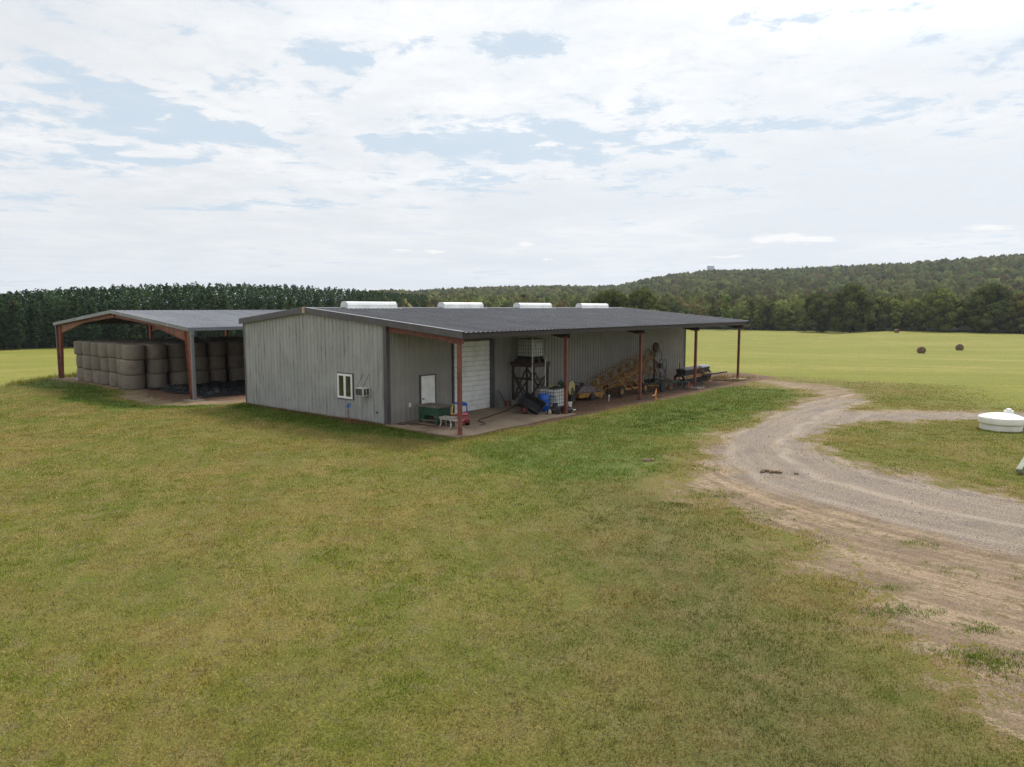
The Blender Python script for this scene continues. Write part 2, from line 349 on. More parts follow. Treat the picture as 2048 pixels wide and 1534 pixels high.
M['blue'] = mat('blue_plastic', (.008, .11, .50), .45, 0, .15, 4, (.02, .08, .3), .4)
M['hblue'] = mat('blue_enamel', (.02, .12, .40), .4)
M['chair'] = mat('white_paint_worn', (.44, .40, .35), .6, 0, .15, 12, (.25, .2, .15), .6)
M['tredp'] = mat('red_plastic', (.22, .018, .02), .45, 0, .12)
M['tbluep'] = mat('blue_toy_plastic', (.01, .09, .40), .4, 0, .12)
M['tyelp'] = mat('yellow_toy_plastic', (.80, .62, .15), .4, 0, .12)
M['pinkp'] = mat('pink_plastic', (.5, .10, .12), .4, 0, .12)
M['ibc'] = mat('milky_plastic', (.52, .53, .48), .45, 0, .12, 3, (.34, .34, .26), .6)
M['ibc2'] = mat('white_plastic', (.66, .68, .68), .45, 0, .1, 3, (.45, .45, .4), .5)
M['galv'] = mat('galvanised_steel', (.30, .31, .31), .45, .5, .25, 10)
M['capglint'] = mat('glint_flashing', (.45, .45, .47), .22, .7, .1, 4)
M['cage'] = mat('cage_steel', (.10, .105, .10), .5, .4, .3, 10)
M['pvc'] = mat('white_pvc', (.72, .72, .68), .4, 0, .1, 4)
M['grille'] = mat('grille_dark', (.05, .05, .05), .6, 0, .4, 40)
M['acbody'] = mat('ac_body', (.55, .54, .49), .5, 0, .15, 8, (.25, .22, .17), .5)
M['hose'] = mat('rubber_hose', (.055, .03, .025), .6, 0, .3, 5)
M['orange'] = mat('orange_paint', (.65, .24, .03), .5, 0, .25, 6)
M['deck'] = mat('purple_grey_steel', (.16, .12, .13), .6, .1, .3, 5, (.09, .06, .05), .6)
M['conc'] = mat('footing_concrete', (.24, .20, .16), .9, 0, .3, 4, (.16, .10, .07), .7, .4)
M['tankm'] = mat('cream_plastic', (.74, .72, .63), .45, 0, .06, 1.2, (.52, .45, .33), .55, .0, streak=(.45, .38, .27), streakamt=.35)
M['tankt'] = mat('white_plastic_lid', (.74, .735, .70), .4, 0, .05, 1.5)
M['tarp'] = mat('black_plastic_sheet', (.022, .023, .026), .45, 0, .5, 3)
M['tarpw'] = mat('white_plastic_scrap', (.5, .5, .5), .5, 0, .3, 6)
M['barkm'] = mat('tree_bark', (.09, .075, .06), .9, 0, .3, 3, bump=.3)
M['weed'] = mat('weeds', (.15, .18, .06), .8, 0, .4, 6)
M['dead'] = mat('dead_grass', (.20, .12, .07), .9, 0, .4, 8)
M['clod'] = mat('dry_clod', (.20, .14, .085), .95, 0, .4, 20, bump=.6)
def wall_mat(name, col, col2, mild=1.):
    m = bpy.data.materials.new(name); m.use_nodes = True; t = NT(m.node_tree); b = t.n['Principled BSDF']
    co = t.N('ShaderNodeTexCoord').outputs['Object']; x, y, z = t.xyz(co)
    n = t.noise(co, .8, 5, .6)
    c = t.mix(t.ss(n, .3, .7), tuple(v * .9 for v in col), tuple(v * 1.08 for v in col))
    hv = t.m('ADD', x, y)
    pan = t.noise(t.comb(t.m('MULTIPLY', hv, 3.28), 0, 0), 1.0, 1, .5)               # sheet to sheet
    c = t.mix(t.m('MULTIPLY', t.ss(pan, .45, .6), .14), c, tuple(v * .72 for v in col))
    s1 = t.noise(t.comb(t.m('MULTIPLY', x, 7.), t.m('MULTIPLY', y, 7.), t.m('MULTIPLY', z, .5)), 1., 6, .62)
    c = t.mix(t.m('MULTIPLY', t.ss(s1, .50, .66), .62 * mild), c, col2)
    s2 = t.noise(t.comb(t.m('MULTIPLY', x, 14.), t.m('MULTIPLY', y, 14.), t.m('MULTIPLY', z, 1.1)), 1., 4, .6)
    c = t.mix(t.m('MULTIPLY', t.ss(s2, .56, .68), .55 * mild), c, tuple(v * .35 for v in col2))
    t.l.new(c, b.inputs['Base Color']); b.inputs['Roughness'].default_value = .5; b.inputs['Metallic'].default_value = .1
    return m
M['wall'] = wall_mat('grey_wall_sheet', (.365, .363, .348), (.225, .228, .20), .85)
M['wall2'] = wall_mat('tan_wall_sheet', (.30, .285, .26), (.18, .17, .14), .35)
def roof_mat(name, col, rough, sc2):
    m = bpy.data.materials.new(name); m.use_nodes = True; t = NT(m.node_tree); b = t.n['Principled BSDF']
    co = t.N('ShaderNodeTexCoord').outputs['Object']; x, y, z = t.xyz(co)
    n = t.noise(co, .35, 6, .6); c = t.mix(t.ss(n, .3, .7), tuple(v * .85 for v in col), tuple(v * 1.12 for v in col))
    s1 = t.noise(t.comb(t.m('MULTIPLY', x, 6.), t.m('MULTIPLY', y, .35), 0.), 1., 5, .6)
    c = t.mix(t.m('MULTIPLY', t.ss(s1, .48, .7), .45), c, tuple(v * .55 for v in col))
    pan = t.noise(t.comb(t.m('MULTIPLY', x, 1.1), t.m('MULTIPLY', y, .12), 0), 1., 2)
    c = t.mix(t.m('MULTIPLY', t.ss(pan, .5, .62), .25), c, tuple(v * 1.35 for v in col))
    lap = t.m('ABSOLUTE', t.m('SUBTRACT', t.m('FRACT', t.m('MULTIPLY', y, .31)), .5)); brk = t.noise(t.comb(t.m('MULTIPLY', x, .9), t.m('MULTIPLY', y, .31), 7.), 1., 3)
    c = t.mix(t.m('MULTIPLY', t.m('MULTIPLY', t.m('LESS_THAN', lap, .014), t.ss(brk, .42, .55)), .5), c, tuple(v * 2.2 for v in col))
    t.l.new(c, b.inputs['Base Color']); b.inputs['Metallic'].default_value = .25
    t.put(b.inputs['Roughness'], t.ss(s1, .3, .7, rough - .06, rough + .14))
    return m
M['roof'] = roof_mat('charcoal_roof_sheet', (.105, .105, .115), .46, 1)
M['roof2'] = roof_mat('light_roof_sheet', (.215, .222, .245), .34, 1)
M['under'] = mat('roof_underside', (.10, .09, .085), .8, 0, .2)
def hay_mat():
    m = bpy.data.materials.new('net_wrapped_hay'); m.use_nodes = True; t = NT(m.node_tree); b = t.n['Principled BSDF']
    co = t.N('ShaderNodeTexCoord').outputs['Object']; oi = t.N('ShaderNodeObjectInfo').outputs['Random']; x, y, z = t.xyz(co)
    c = t.mix(oi, (.14, .112, .086), (.265, .21, .155))
    n = t.noise(t.comb(x, y, t.m('MULTIPLY', z, 9.)), 3.5, 6, .65); c = t.mix(t.ss(n, .35, .7), tuple([.17, .145, .115]), c)
    n2 = t.noise(t.v('ADD', co, t.comb(t.m('MULTIPLY', oi, 50.), 0, 0)), 1.5, 5, .6); c = t.mix(t.m('MULTIPLY', t.ss(n2, .5, .68), .6), c, (.13, .095, .07))
    n3 = t.noise(co, 40, 3, .6); c = t.mix(t.m('MULTIPLY', t.ss(n3, .5, .7), .35), c, (.42, .39, .33))
    t.l.new(c, b.inputs['Base Color']); b.inputs['Roughness'].default_value = .85
    bp = t.N('ShaderNodeBump'); bp.inputs['Strength'].default_value = .6; bp.inputs['Distance'].default_value = .03; t.l.new(n, bp.inputs['Height']); t.l.new(bp.outputs[0], b.inputs['Normal'])
    return m
M['hay'] = hay_mat()
M['hayf'] = mat('weathered_hay', (.17, .105, .065), .9, 0, .3, 3, (.10, .065, .045), .6, .5, 20)
def leaf_mat(name, trans=.22, objvar=.25):
    m = bpy.data.materials.new(name); m.use_nodes = True; t = NT(m.node_tree); t.n.clear()
    o = t.N('ShaderNodeOutputMaterial'); a = t.N('ShaderNodeVertexColor'); a.layer_name = 'tint'
    oi = t.N('ShaderNodeObjectInfo').outputs['Random']
    c = t.mix(t.m('MULTIPLY', t.ss(oi, .2, 1.), objvar), a.outputs['Color'], (.085, .085, .03))
    d = t.N('ShaderNodeBsdfDiffuse'); t.l.new(c, d.inputs[0]); tr = t.N('ShaderNodeBsdfTranslucent'); t.l.new(c, tr.inputs[0])
    mx = t.N('ShaderNodeMixShader'); mx.inputs[0].default_value = trans; t.l.new(d.outputs[0], mx.inputs[1]); t.l.new(tr.outputs[0], mx.inputs[2]); t.l.new(mx.outputs[0], o.inputs[0])
    return m
M['leaf'] = leaf_mat('foliage'); M['pinel'] = leaf_mat('pine_needles', .12, .0); M['grassm'] = leaf_mat('grass_blades', .30, 0)

# ------------------------------------------------------------------ ground
def axis(lo, hi, step, far, g=1.13):
    a = list(np.arange(lo, hi + 1e-6, step)); s = step; v = hi
    while v < far: s *= g; v += s; a.append(v)
    s = step; v = lo
    while v > -far: s *= g; v -= s; a.insert(0, v)
    return np.array(a)
gxs = axis(-42, 40, .3, 3200, 1.07); gys = axis(4, 66, .3, 3200, 1.07); gys = gys[gys > -600]
GX, GY = np.meshgrid(gxs, gys); X = GX.ravel(); Y = GY.ravel(); Z = tz(X, Y)
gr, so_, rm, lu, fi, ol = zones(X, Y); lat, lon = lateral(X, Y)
Z = Z - .03 * np.clip(gr, 0, 1) + .03 * (fbm(X, Y, .8, 3) - .5) * (np.abs(X) < 45)
# keep the ground just under the slab
uu, ww = uw(X, Y); on = (uu > -.6) & (uu < 31.5) & (ww > -12.3) & (ww < 5.6); Z = np.where(on, -.02 + .02 * (fbm(X, Y, 1.5, 8) - .5), Z)
on2 = (uu > -2) & (uu < 26) & (ww > -36.5) & (ww < -12.3); Z = np.where(on2, 0., Z)
yy = np.maximum(Y, 1); forest = ((Y > np.interp(X / yy, TA, TD) + 3) & (Y > 20)) * 1.
nx, ny = len(gxs), len(gys); idx = np.arange(nx * ny).reshape(ny, nx)
F = np.stack([idx[:-1, :-1], idx[:-1, 1:], idx[1:, 1:], idx[1:, :-1]], -1).reshape(-1, 4)
def ground_mat():
    m = bpy.data.materials.new('ground_cover'); m.use_nodes = True; t = NT(m.node_tree); b = t.n['Principled BSDF']
    g = t.N('ShaderNodeNewGeometry').outputs['Position']; x, y, z = t.xyz(g)
    a1 = t.N('ShaderNodeVertexColor'); a1.layer_name = 'zone_a'; r1, g1, b1 = [o for o in t.N('ShaderNodeSeparateColor').outputs]; 
    s1 = t.n[-1]; t.l.new(a1.outputs[0], s1.inputs[0]); al1 = a1.outputs['Alpha']
    a2 = t.N('ShaderNodeVertexColor'); a2.layer_name = 'zone_b'; s2 = t.N('ShaderNodeSeparateColor'); t.l.new(a2.outputs[0], s2.inputs[0])
    at = t.N('ShaderNodeAttribute'); at.attribute_name = 'lane'; la, lo, _ = t.xyz(at.outputs['Vector'])
    grav, soil, rim, lush_shade = s1.outputs[0], s1.outputs[1], s1.outputs[2], al1
    field, olive, forest_ = s2.outputs[0], s2.outputs[1], s2.outputs[2]
    nf = t.noise(g, 26, 5, .7); nm = t.noise(g, 5., 5, .65); nl = t.noise(g, .55, 5, .6); nb = t.noise(t.v('ADD', g, (9, 4, 0)), .16, 4, .55); sw = t.noise(t.comb(t.m('ADD', t.m('MULTIPLY', x, 1.5), t.m('MULTIPLY', y, .35)), t.m('MULTIPLY', y, .1), 0), 1., 4, .6); nm2 = t.noise(t.v('ADD', g, (2, 14, 0)), 1.7, 6, .65)
    # lawn
    c = t.mix(t.ss(nl, .36, .64), (.110, .118, .018), (.175, .138, .038))
    c = t.mix(t.m('MULTIPLY', t.ss(nb, .42, .62), .55), c, (.090, .105, .018))
    c = t.mix(t.m('MULTIPLY', t.ss(nm2, .52, .72), .50), c, (.23, .175, .08))
    c = t.mix(t.m('MULTIPLY', t.ss(nm, .50, .70), .35), c, (.05, .052, .016))
    c = t.mix(t.m('MULTIPLY', t.ss(sw, .45, .65), .40), c, (.20, .155, .052))
    c = t.mix(t.m('MULTIPLY', olive, .6), c, t.mix(t.ss(nm2, .4, .62), (.065, .075, .026), (.115, .09, .042)))
    # hay field, mown in swaths
    mow = t.noise(t.comb(t.m('MULTIPLY', x, .05), t.m('MULTIPLY', y, .42), 0), 1., 5, .6)
    mow2 = t.noise(t.comb(t.m('MULTIPLY', x, .012), t.m('MULTIPLY', y, .07), 3.), 1., 4, .6)
    cf = t.mix(t.ss(mow, .38, .62), (.160, .170, .022), (.212, .198, .034))
    cf = t.mix(t.m('MULTIPLY', t.ss(mow2, .45, .66), .7), cf, (.27, .235, .062))
    cf = t.mix(t.m('MULTIPLY', t.ss(nb, .42, .62), .45), cf, (.145, .172, .026))
    cf = t.mix(t.m('MULTIPLY', t.ss(nl, .48, .70), .25), cf, (.125, .15, .025))
    c = t.mix(field, c, cf)
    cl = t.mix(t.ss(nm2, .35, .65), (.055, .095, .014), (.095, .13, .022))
    c = t.mix(t.m('MULTIPLY', t.ss(t.m('ADD', lush_shade, t.m('MULTIPLY', t.m('SUBTRACT', nm2, .5), .9)), .25, .8), .85), c, cl)
    # bare soil
    cs = t.mix(t.ss(nl, .35, .65), (.245, .178, .122), (.178, .125, .084))
    stre = t.noise(t.comb(t.m('MULTIPLY', la, 2.2), t.m('MULTIPLY', lo, .22), 0), 1.2, 6, .65)
    cs = t.mix(t.m('MULTIPLY', t.ss(stre, .45, .62), .7), cs, (.37, .28, .18)); cs = t.mix(t.m('MULTIPLY', t.ss(stre, .46, .36), .5), cs, (.15, .105, .07))
    cs = t.mix(t.m('MULTIPLY', t.ss(nm, .50, .68), .6), cs, (.14, .088, .055))
    sm = t.ss(t.m('ADD', soil, t.m('ADD', t.m('MULTIPLY', t.m('SUBTRACT', nm2, .5), 1.5), t.m('MULTIPLY', t.m('SUBTRACT', nm, .5), 1.5))), .42, .66)
    c = t.mix(t.m('MULTIPLY', t.m('MULTIPLY', t.ss(t.m('ADD', soil, t.m('MULTIPLY', t.m('SUBTRACT', nm2, .5), 1.6)), .12, .5), t.ss(nm, .40, .58)), .85), c, t.mix(t.ss(nf, .4, .6), (.15, .085, .035), (.22, .15, .07)))
    c = t.mix(sm, c, cs)
    c = t.mix(t.m('MULTIPLY', t.ss(t.m('ADD', nm2, t.m('MULTIPLY', t.m('SUBTRACT', nm, .5), .8)), .52, .64), t.m('MULTIPLY', .6, t.m('SUBTRACT', 1., grav))), c, (.13, .115, .042))
    # gravel
    cg = t.mix(t.ss(nf, .4, .6), (.125, .106, .092), (.275, .232, .192))
    st2 = t.noise(t.comb(t.m('MULTIPLY', la, 2.6), t.m('MULTIPLY', lo, .13), 4.), 1., 6, .65)
    cg = t.mix(t.m('MULTIPLY', t.ss(st2, .44, .62), .62), cg, (.29, .235, .175))
    cg = t.mix(t.m('MULTIPLY', t.ss(nm2, .52, .66), .5), cg, (.27, .205, .14)); cg = t.mix(t.m('MULTIPLY', t.ss(nl, .5, .66), .35), cg, (.115, .105, .10))
    gm = t.ss(t.m('ADD', grav, t.m('ADD', t.m('MULTIPLY', t.m('SUBTRACT', st2, .5), .8), t.m('MULTIPLY', t.m('SUBTRACT', nm2, .5), .7))), .38, .72)
    c = t.mix(t.m('MULTIPLY', gm, .84), c, cg)
    c = t.mix(t.m('MULTIPLY', t.m('MULTIPLY', t.ss(stre, .55, .68), t.m('MAXIMUM', gm, sm)), .45), c, (.155, .11, .075))
    lw = t.m('ADD', la, t.m('MULTIPLY', t.m('SUBTRACT', t.noise(t.comb(t.m('MULTIPLY', lo, .25), 0, 3.), 1., 2), .5), 1.6))
    for c0, wd, kk in ((0., .95, .36), (1.9, .9, .30), (-2.3, .9, .45), (-4.4, .95, .35)):
        q_ = t.m('DIVIDE', t.m('SUBTRACT', t.m('ABSOLUTE', t.m('SUBTRACT', lw, c0)), wd), .20)
        tr_ = t.m('EXPONENT', t.m('MULTIPLY', t.m('MULTIPLY', q_, q_), -1.)); tr_ = t.m('MULTIPLY', tr_, t.m('MULTIPLY', t.ss(nl, .35, .6), kk))
        c = t.mix(t.m('MULTIPLY', tr_, t.m('MAXIMUM', gm, sm)), c, (.40, .33, .26) if c0 >= 0 else (.15, .11, .08))
    # dark trodden earth under the lean-to; also paints the shade inside the shed
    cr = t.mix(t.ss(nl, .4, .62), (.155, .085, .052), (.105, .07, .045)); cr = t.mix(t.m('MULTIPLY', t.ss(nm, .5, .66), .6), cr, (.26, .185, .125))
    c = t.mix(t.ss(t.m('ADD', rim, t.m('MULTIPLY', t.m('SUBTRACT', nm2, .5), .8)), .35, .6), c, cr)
    c = t.mix(forest_, c, (.028, .033, .015))
    c = t.mix(1.0, c, t.comb(*[t.ss(nf, .3, .7, .60, 1.35)] * 3), 'MULTIPLY')
    t.l.new(c, b.inputs['Base Color']); b.inputs['Roughness'].default_value = .95; b.inputs['Specular IOR Level'].default_value = .15
    bp = t.N('ShaderNodeBump'); bp.inputs['Strength'].default_value = .8; bp.inputs['Distance'].default_value = .05
    h = t.m('ADD', t.m('MULTIPLY', nf, .8), t.m('ADD', t.m('MULTIPLY', nm, .6), t.m('MULTIPLY', st2, gm)))
    t.l.new(h, bp.inputs['Height']); t.l.new(bp.outputs[0], b.inputs['Normal'])
    return m
M['ground'] = ground_mat()
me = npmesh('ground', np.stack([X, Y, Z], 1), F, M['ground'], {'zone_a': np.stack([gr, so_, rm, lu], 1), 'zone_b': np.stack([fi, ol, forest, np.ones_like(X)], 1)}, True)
av = me.attributes.new('lane', 'FLOAT_VECTOR', 'POINT'); av.data.foreach_set('vector', np.stack([lat, lon, lat * 0], 1).astype(np.float32).ravel())
ground = link('ground', me); tag(ground, kind='structure')

# ------------------------------------------------------------------ leaves and trees
def leaves(C, size, up=.35, seed=0, nrm=None):
    "one small bent quad per centre"
    n = len(C); a = rng.normal(size=(n, 3));
    if nrm is not None: a = a * .6 + nrm * 1.1
    a[:, 2] += up; a /= np.linalg.norm(a, axis=1)[:, None]
    t = rng.normal(size=(n, 3)); t -= (t * a).sum(1)[:, None] * a; t /= np.linalg.norm(t, axis=1)[:, None]; b = np.cross(a, t)
    s = (size * rng.uniform(.6, 1.3, n))[:, None]; s2 = s * rng.uniform(.5, .95, n)[:, None]
    V = np.stack([C - t * s - b * s2 * .4, C + t * s * .15 - b * s2, C + t * s + b * s2 * .35, C - t * s * .2 + b * s2], 1).reshape(-1, 3)
    return V, np.arange(4 * n).reshape(n, 4)
def rep4(c): return np.repeat(c, 4, axis=0)
def tint(n, base, var=.3, hue=.15):
    b = np.array(base)[None, :] * (1 + var * rng.normal(size=(n, 1))).clip(.35, 1.9)
    b = b * (1 + hue * rng.normal(size=(n, 3)) * np.array([1, .4, .5])).clip(.5, 1.6)
    return np.concatenate([b.clip(0, .5), np.ones((n, 1))], 1)
def blobs(Cn, Rd, Ht, col, nu=11, nv=7, amp=.22, cut=-.55):
    "lumpy crowns: one displaced dome per centre"
    n = len(Cn); u = np.linspace(0, 2 * np.pi, nu, endpoint=False); v = np.linspace(np.arcsin(cut), np.pi / 2 * .96, nv); U_, V_ = np.meshgrid(u, v); U_, V_ = U_.ravel(), V_.ravel()
    D = np.stack([np.cos(U_) * np.cos(V_), np.sin(U_) * np.cos(V_), np.sin(V_)], 1); m_ = len(D)
    k = 1 + amp * rng.normal(size=(n, m_, 1)).clip(-1.6, 1.6); ph = rng.uniform(0, 6.28, (n, 1, 3))
    k = k * (1 + .16 * np.sin(D[None, :, :1] * 4 + ph[..., :1]) * np.cos(D[None, :, 1:2] * 4 + ph[..., 1:2]))
    P_ = D[None] * k * np.stack([Rd, Rd, Ht], 1)[:, None, :] + Cn[:, None, :]
    ix = np.arange(m_).reshape(nv, nu); f = np.stack([ix[:-1], np.roll(ix, -1, 1)[:-1], np.roll(ix, -1, 1)[1:], ix[1:]], -1).reshape(-1, 4)
    cap = np.array([[ix[-1, a_], ix[-1, (a_ + 1) % nu], ix[-1, (a_ + 2) % nu], ix[-1, (a_ + 3) % nu]] for a_ in (0, 3, 6)]); f = np.concatenate([f, cap])
    c = np.repeat(col[:, None, :], m_, 1) * rng.uniform(.82, 1.18, (n, m_, 1)); return P_.reshape(-1, 3), (f[None] + m_ * np.arange(n)[:, None, None]).reshape(-1, 4), np.concatenate([c.reshape(-1, 3), np.ones((n * m_, 1))], 1)
def broadleaf(h, rad, base, shape='dome', nb=26, n=3600, trunk=.25):
    "crown of leaf clumps round limb ends, on a tapered trunk"
    cs = []; t0 = .02 * h if shape != 'narrow' else .05 * h
    for i in range(nb):
        f = (i + .5) / nb; zf = f ** .85
        if shape == 'dome': rr = rad * math.sqrt(max(0.02, 1 - (max(0, zf - .32) / .68) ** 2)) * (.78 + .22 * min(1, zf / .3))
        elif shape == 'narrow': rr = rad * (1 - zf) ** .7 * .95 + .15
        else: rr = rad * math.sqrt(max(.03, 1 - (2 * zf - 1) ** 2))
        a = i * 2.399 + random.uniform(-.5, .5); q = rr * random.uniform(.45, .86)
        cs.append((q * math.cos(a), q * math.sin(a), t0 + (h - t0) * (.06 + .86 * zf), rad * random.uniform(.24, .40) * (.8 if shape == 'narrow' else 1)))
    C = []; Nn = []; tn = []
    per = n // nb
    for (x, y, z, r) in cs:
        d = rng.normal(size=(per, 3)); d /= np.linalg.norm(d, axis=1)[:, None]; q = r * rng.uniform(.55, 1.08, (per, 1))
        p = d * q * np.array([1, 1, .72]) + np.array([x, y, z]); C.append(p); Nn.append(d)
        tn.append(tint(per, np.array(base) * random.uniform(.5, 1.5), .18, .08))
    C = np.concatenate(C); Nn = np.concatenate(Nn); tn = np.concatenate(tn)
    V, F_ = leaves(C, .30 * (rad / 6) ** .5, .2, nrm=Nn)
    ca = np.array(cs); V2, F2, c2 = blobs(ca[:, :3], ca[:, 3] * .74, ca[:, 3] * .56, np.tile(np.array(base) * .75, (len(cs), 1)), cut=-.9)  # clump cores in darker leaf colour, painting the shade inside the crown
    F_ = np.concatenate([F_, F2 + len(V)]); V = np.concatenate([V, V2])
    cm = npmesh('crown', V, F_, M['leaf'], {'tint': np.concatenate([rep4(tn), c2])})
    tb = MB(); tr = trunk * (rad / 5); tb.tube([(0, 0, -1.0), (.05, .02, h * .12), (-.05, .1, h * .35), (.1, 0, h * .6), (.05, .05, h * .86)], [tr * 1.3, tr, tr * .75, tr * .45, tr * .12], 8)
    for (x, y, z, r) in cs[::2]:
        z0 = min(z * .62, h * .6) ; tb.tube([(0, .05, z0), (x * .5, y * .5, (z0 + z) / 2 + .2), (x * .95, y * .95, z)], [tr * .35, tr * .22, tr * .07], 5)
    tm = bpy.data.meshes.new('trunk'); tm.from_pydata(tb.v, [], tb.f); tm.update(); tm.materials.append(M['barkm'])
    return cm, tm
def pine(h, rad, base, n=3000, low=.12):
    C = []; Nn = []; tn = []; tb = MB(); nw = 17
    tb.tube([(0, 0, -1), (0.05, 0, h * .4), (0, .05, h * .8), (0, 0, h * .98)], [.20, .15, .07, .015], 7)
    for i in range(nw):
        f = (i + .3) / nw; z = h * (low + (1 - low) * f); rr = rad * ((1 - f ** 2.2) ** .75) * (.6 + .4 * min(1, f / .25)) + .15
        k = random.randint(4, 6) if f < .9 else 3
        for j in range(k):
            a = i * 1.1 + j * 2 * math.pi / k + random.uniform(-.4, .4); L = rr * random.uniform(.7, 1.1)
            tip = (L * math.cos(a), L * math.sin(a), z + L * .12)
            tb.tube([(0, 0, z - .1), tip], [.04, .012], 4)
            per = max(8, int(n / (nw * 5) * (.5 + L / rad))); q = rng.uniform(.25, 1.05, (per, 1)) ** .8
            p = np.array([[0, 0, z]]) * (1 - q) + np.array([tip]) * q + rng.normal(size=(per, 3)) * np.array([.30, .30, .17]) * (rad / 2.3)
            C.append(p); Nn.append(np.tile([[math.cos(a) * .5, math.sin(a) * .5, .6]], (per, 1))); tn.append(tint(per, np.array(base) * random.uniform(.7, 1.25), .22, .1))
    C = np.concatenate(C); V, F_ = leaves(C, .27, .2, nrm=np.concatenate(Nn))
    cm = npmesh('crown', V, F_, M['pinel'], {'tint': rep4(np.concatenate(tn))})
    tm = bpy.data.meshes.new('trunk'); tm.from_pydata(tb.v, [], tb.f); tm.update(); tm.materials.append(M['barkm'])
    return cm, tm
G1 = (.115, .138, .042); G2 = (.165, .188, .052); G3 = (.19, .17, .062); G4 = (.20, .25, .062); GP = (.048, .080, .036); GPl = (.064, .098, .038)
PINES = [pine(15.5 + random.uniform(-1, 1), 2.5, GP if i < 4 else GPl, 3400) for i in range(6)]
BROWNP = pine(13.5, 2.4, (.075, .052, .028), 2400)
DOMES = [broadleaf(15, 6.5, G1, 'dome', 34, 6000), broadleaf(14, 6.0, G2, 'dome', 30, 5400), broadleaf(13.5, 5.5, G3, 'round', 28, 4800), broadleaf(15.5, 7.0, G1, 'round', 34, 6000)]
NARR = [broadleaf(12.5, 3.0, G4, 'narrow', 20, 2800), broadleaf(11.5, 3.2, G2, 'narrow', 20, 2800)]
BUSH = [broadleaf(6, 3.6, (.15, .16, .04), 'round', 14, 1800), broadleaf(7, 4.0, G2, 'round', 14, 2000)]
def place(name, proto, x, y, label, cat='tree', group=None, s=1., sz=None):
    z = float(tz(x, y)); t_ = thing(name, label, cat, (x, y, z), random.uniform(0, 6.28), group)
    t_.scale = (s, s, sz if sz else s)
    link('crown', proto[0], t_); link('trunk', proto[1], t_); return t_
def tl(a): return float(np.interp(a, TA, TD))
# front row of the pine wood
a = -.86; i = 0
while a < -.13:
    d = tl(a) + random.uniform(-2, 2.); hsc = random.uniform(.74, .90) * np.interp(a, [-.8, -.7, -.55, -.4, -.2, -.1], [.80, .82, .93, 1.0, 1.04, .96])
    place('pine_tree', PINES[i % 6], a * d, d, 'dark green pine in the close front row of the pine wood behind the hay shed', 'tree', 'pines along the edge of the pine wood', hsc)
    a += random.uniform(2.6, 3.9) / d * (1.0 if a < -.3 else 1.5); i += 1
place('pine_tree', BROWNP, -.696 * 160, 160, 'rusty brown dying pine at the far left of the pine wood', s=.82)
# single broadleaf trees along the right-hand field edge; a = x / y of the spot
SPEC = [('oak_tree', 0, .135, 182, .92, 'big dark oak behind the last roof vents, left of its twin'),
        ('oak_tree', 3, .182, 186, .90, 'big dark oak behind the far end of the barn roof, right of its twin'),
        ('oak_tree', 3, .475, 262, 1.15, 'tallest broad dark oak at the field edge above the two hay bales'),
        ('oak_tree', 0, .428, 272, .98, 'broad dark oak joined to the left of the tallest oak at the field edge'),
        ('oak_tree', 1, .515, 268, .92, 'olive oak leaning out on the right of the tallest field-edge oak'),
        ('poplar_tree', 'n0', .538, 259, .95, 'narrow bright green tree standing behind the farthest hay bale'),
        ('oak_tree', 1, .600, 252, 1.12, 'wide spreading green oak beyond the right-hand hay bale'),
        ('oak_tree', 0, .668, 243, 1.12, 'wide olive oak with low limbs near the right end of the field edge'),
        ('poplar_tree', 'n1', .568, 256, 1.0, 'narrow green tree at the field edge left of the wide spreading oak'),
        ('sweetgum_tree', 2, .712, 240, 1.0, 'yellow-green tree at the very right end of the treeline'),
        ('poplar_tree', 'n0', .300, 296, 1.25, 'tall light green pointed tree above the last lean-to posts'),
        ('poplar_tree', 'n1', .335, 292, 1.2, 'tall green pointed tree right of the last lean-to post'),
        ('bush', 'b0', .228, 285, .9, 'yellow-green bush just above the roof edge near the barn end'),
        ('bush', 'b0', .258, 285, .8, 'second yellow-green bush above the roof edge near the barn end')]
for nm, k, a, d, s, lb in SPEC:
    pr = NARR[int(k[1])] if isinstance(k, str) and k[0] == 'n' else BUSH[int(k[1])] if isinstance(k, str) else DOMES[k]
    place(nm, pr, a * d, d, lb, 'bush' if nm == 'bush' else 'tree', None, s)
a = -.15
while a < .86:
    d = tl(a) + random.uniform(-3, 6); k = random.random()
    pr = DOMES[random.randrange(4)] if k < .5 else NARR[random.randrange(2)] if k < .82 else BUSH[1]
    if k < .82: place('broadleaf_tree', pr, a * d, d, 'broadleaf tree in the mixed treeline along the far edge of the hay field', 'tree', 'broadleaf trees along the far field edge', random.uniform(.6, .88))
    else: place('bush', pr, a * d, d - 3, 'low leafy bush at the foot of the far treeline', 'bush', 'bushes along the far field edge', random.uniform(.6, 1.0))
    a += random.uniform(3.6, 6.5) / d
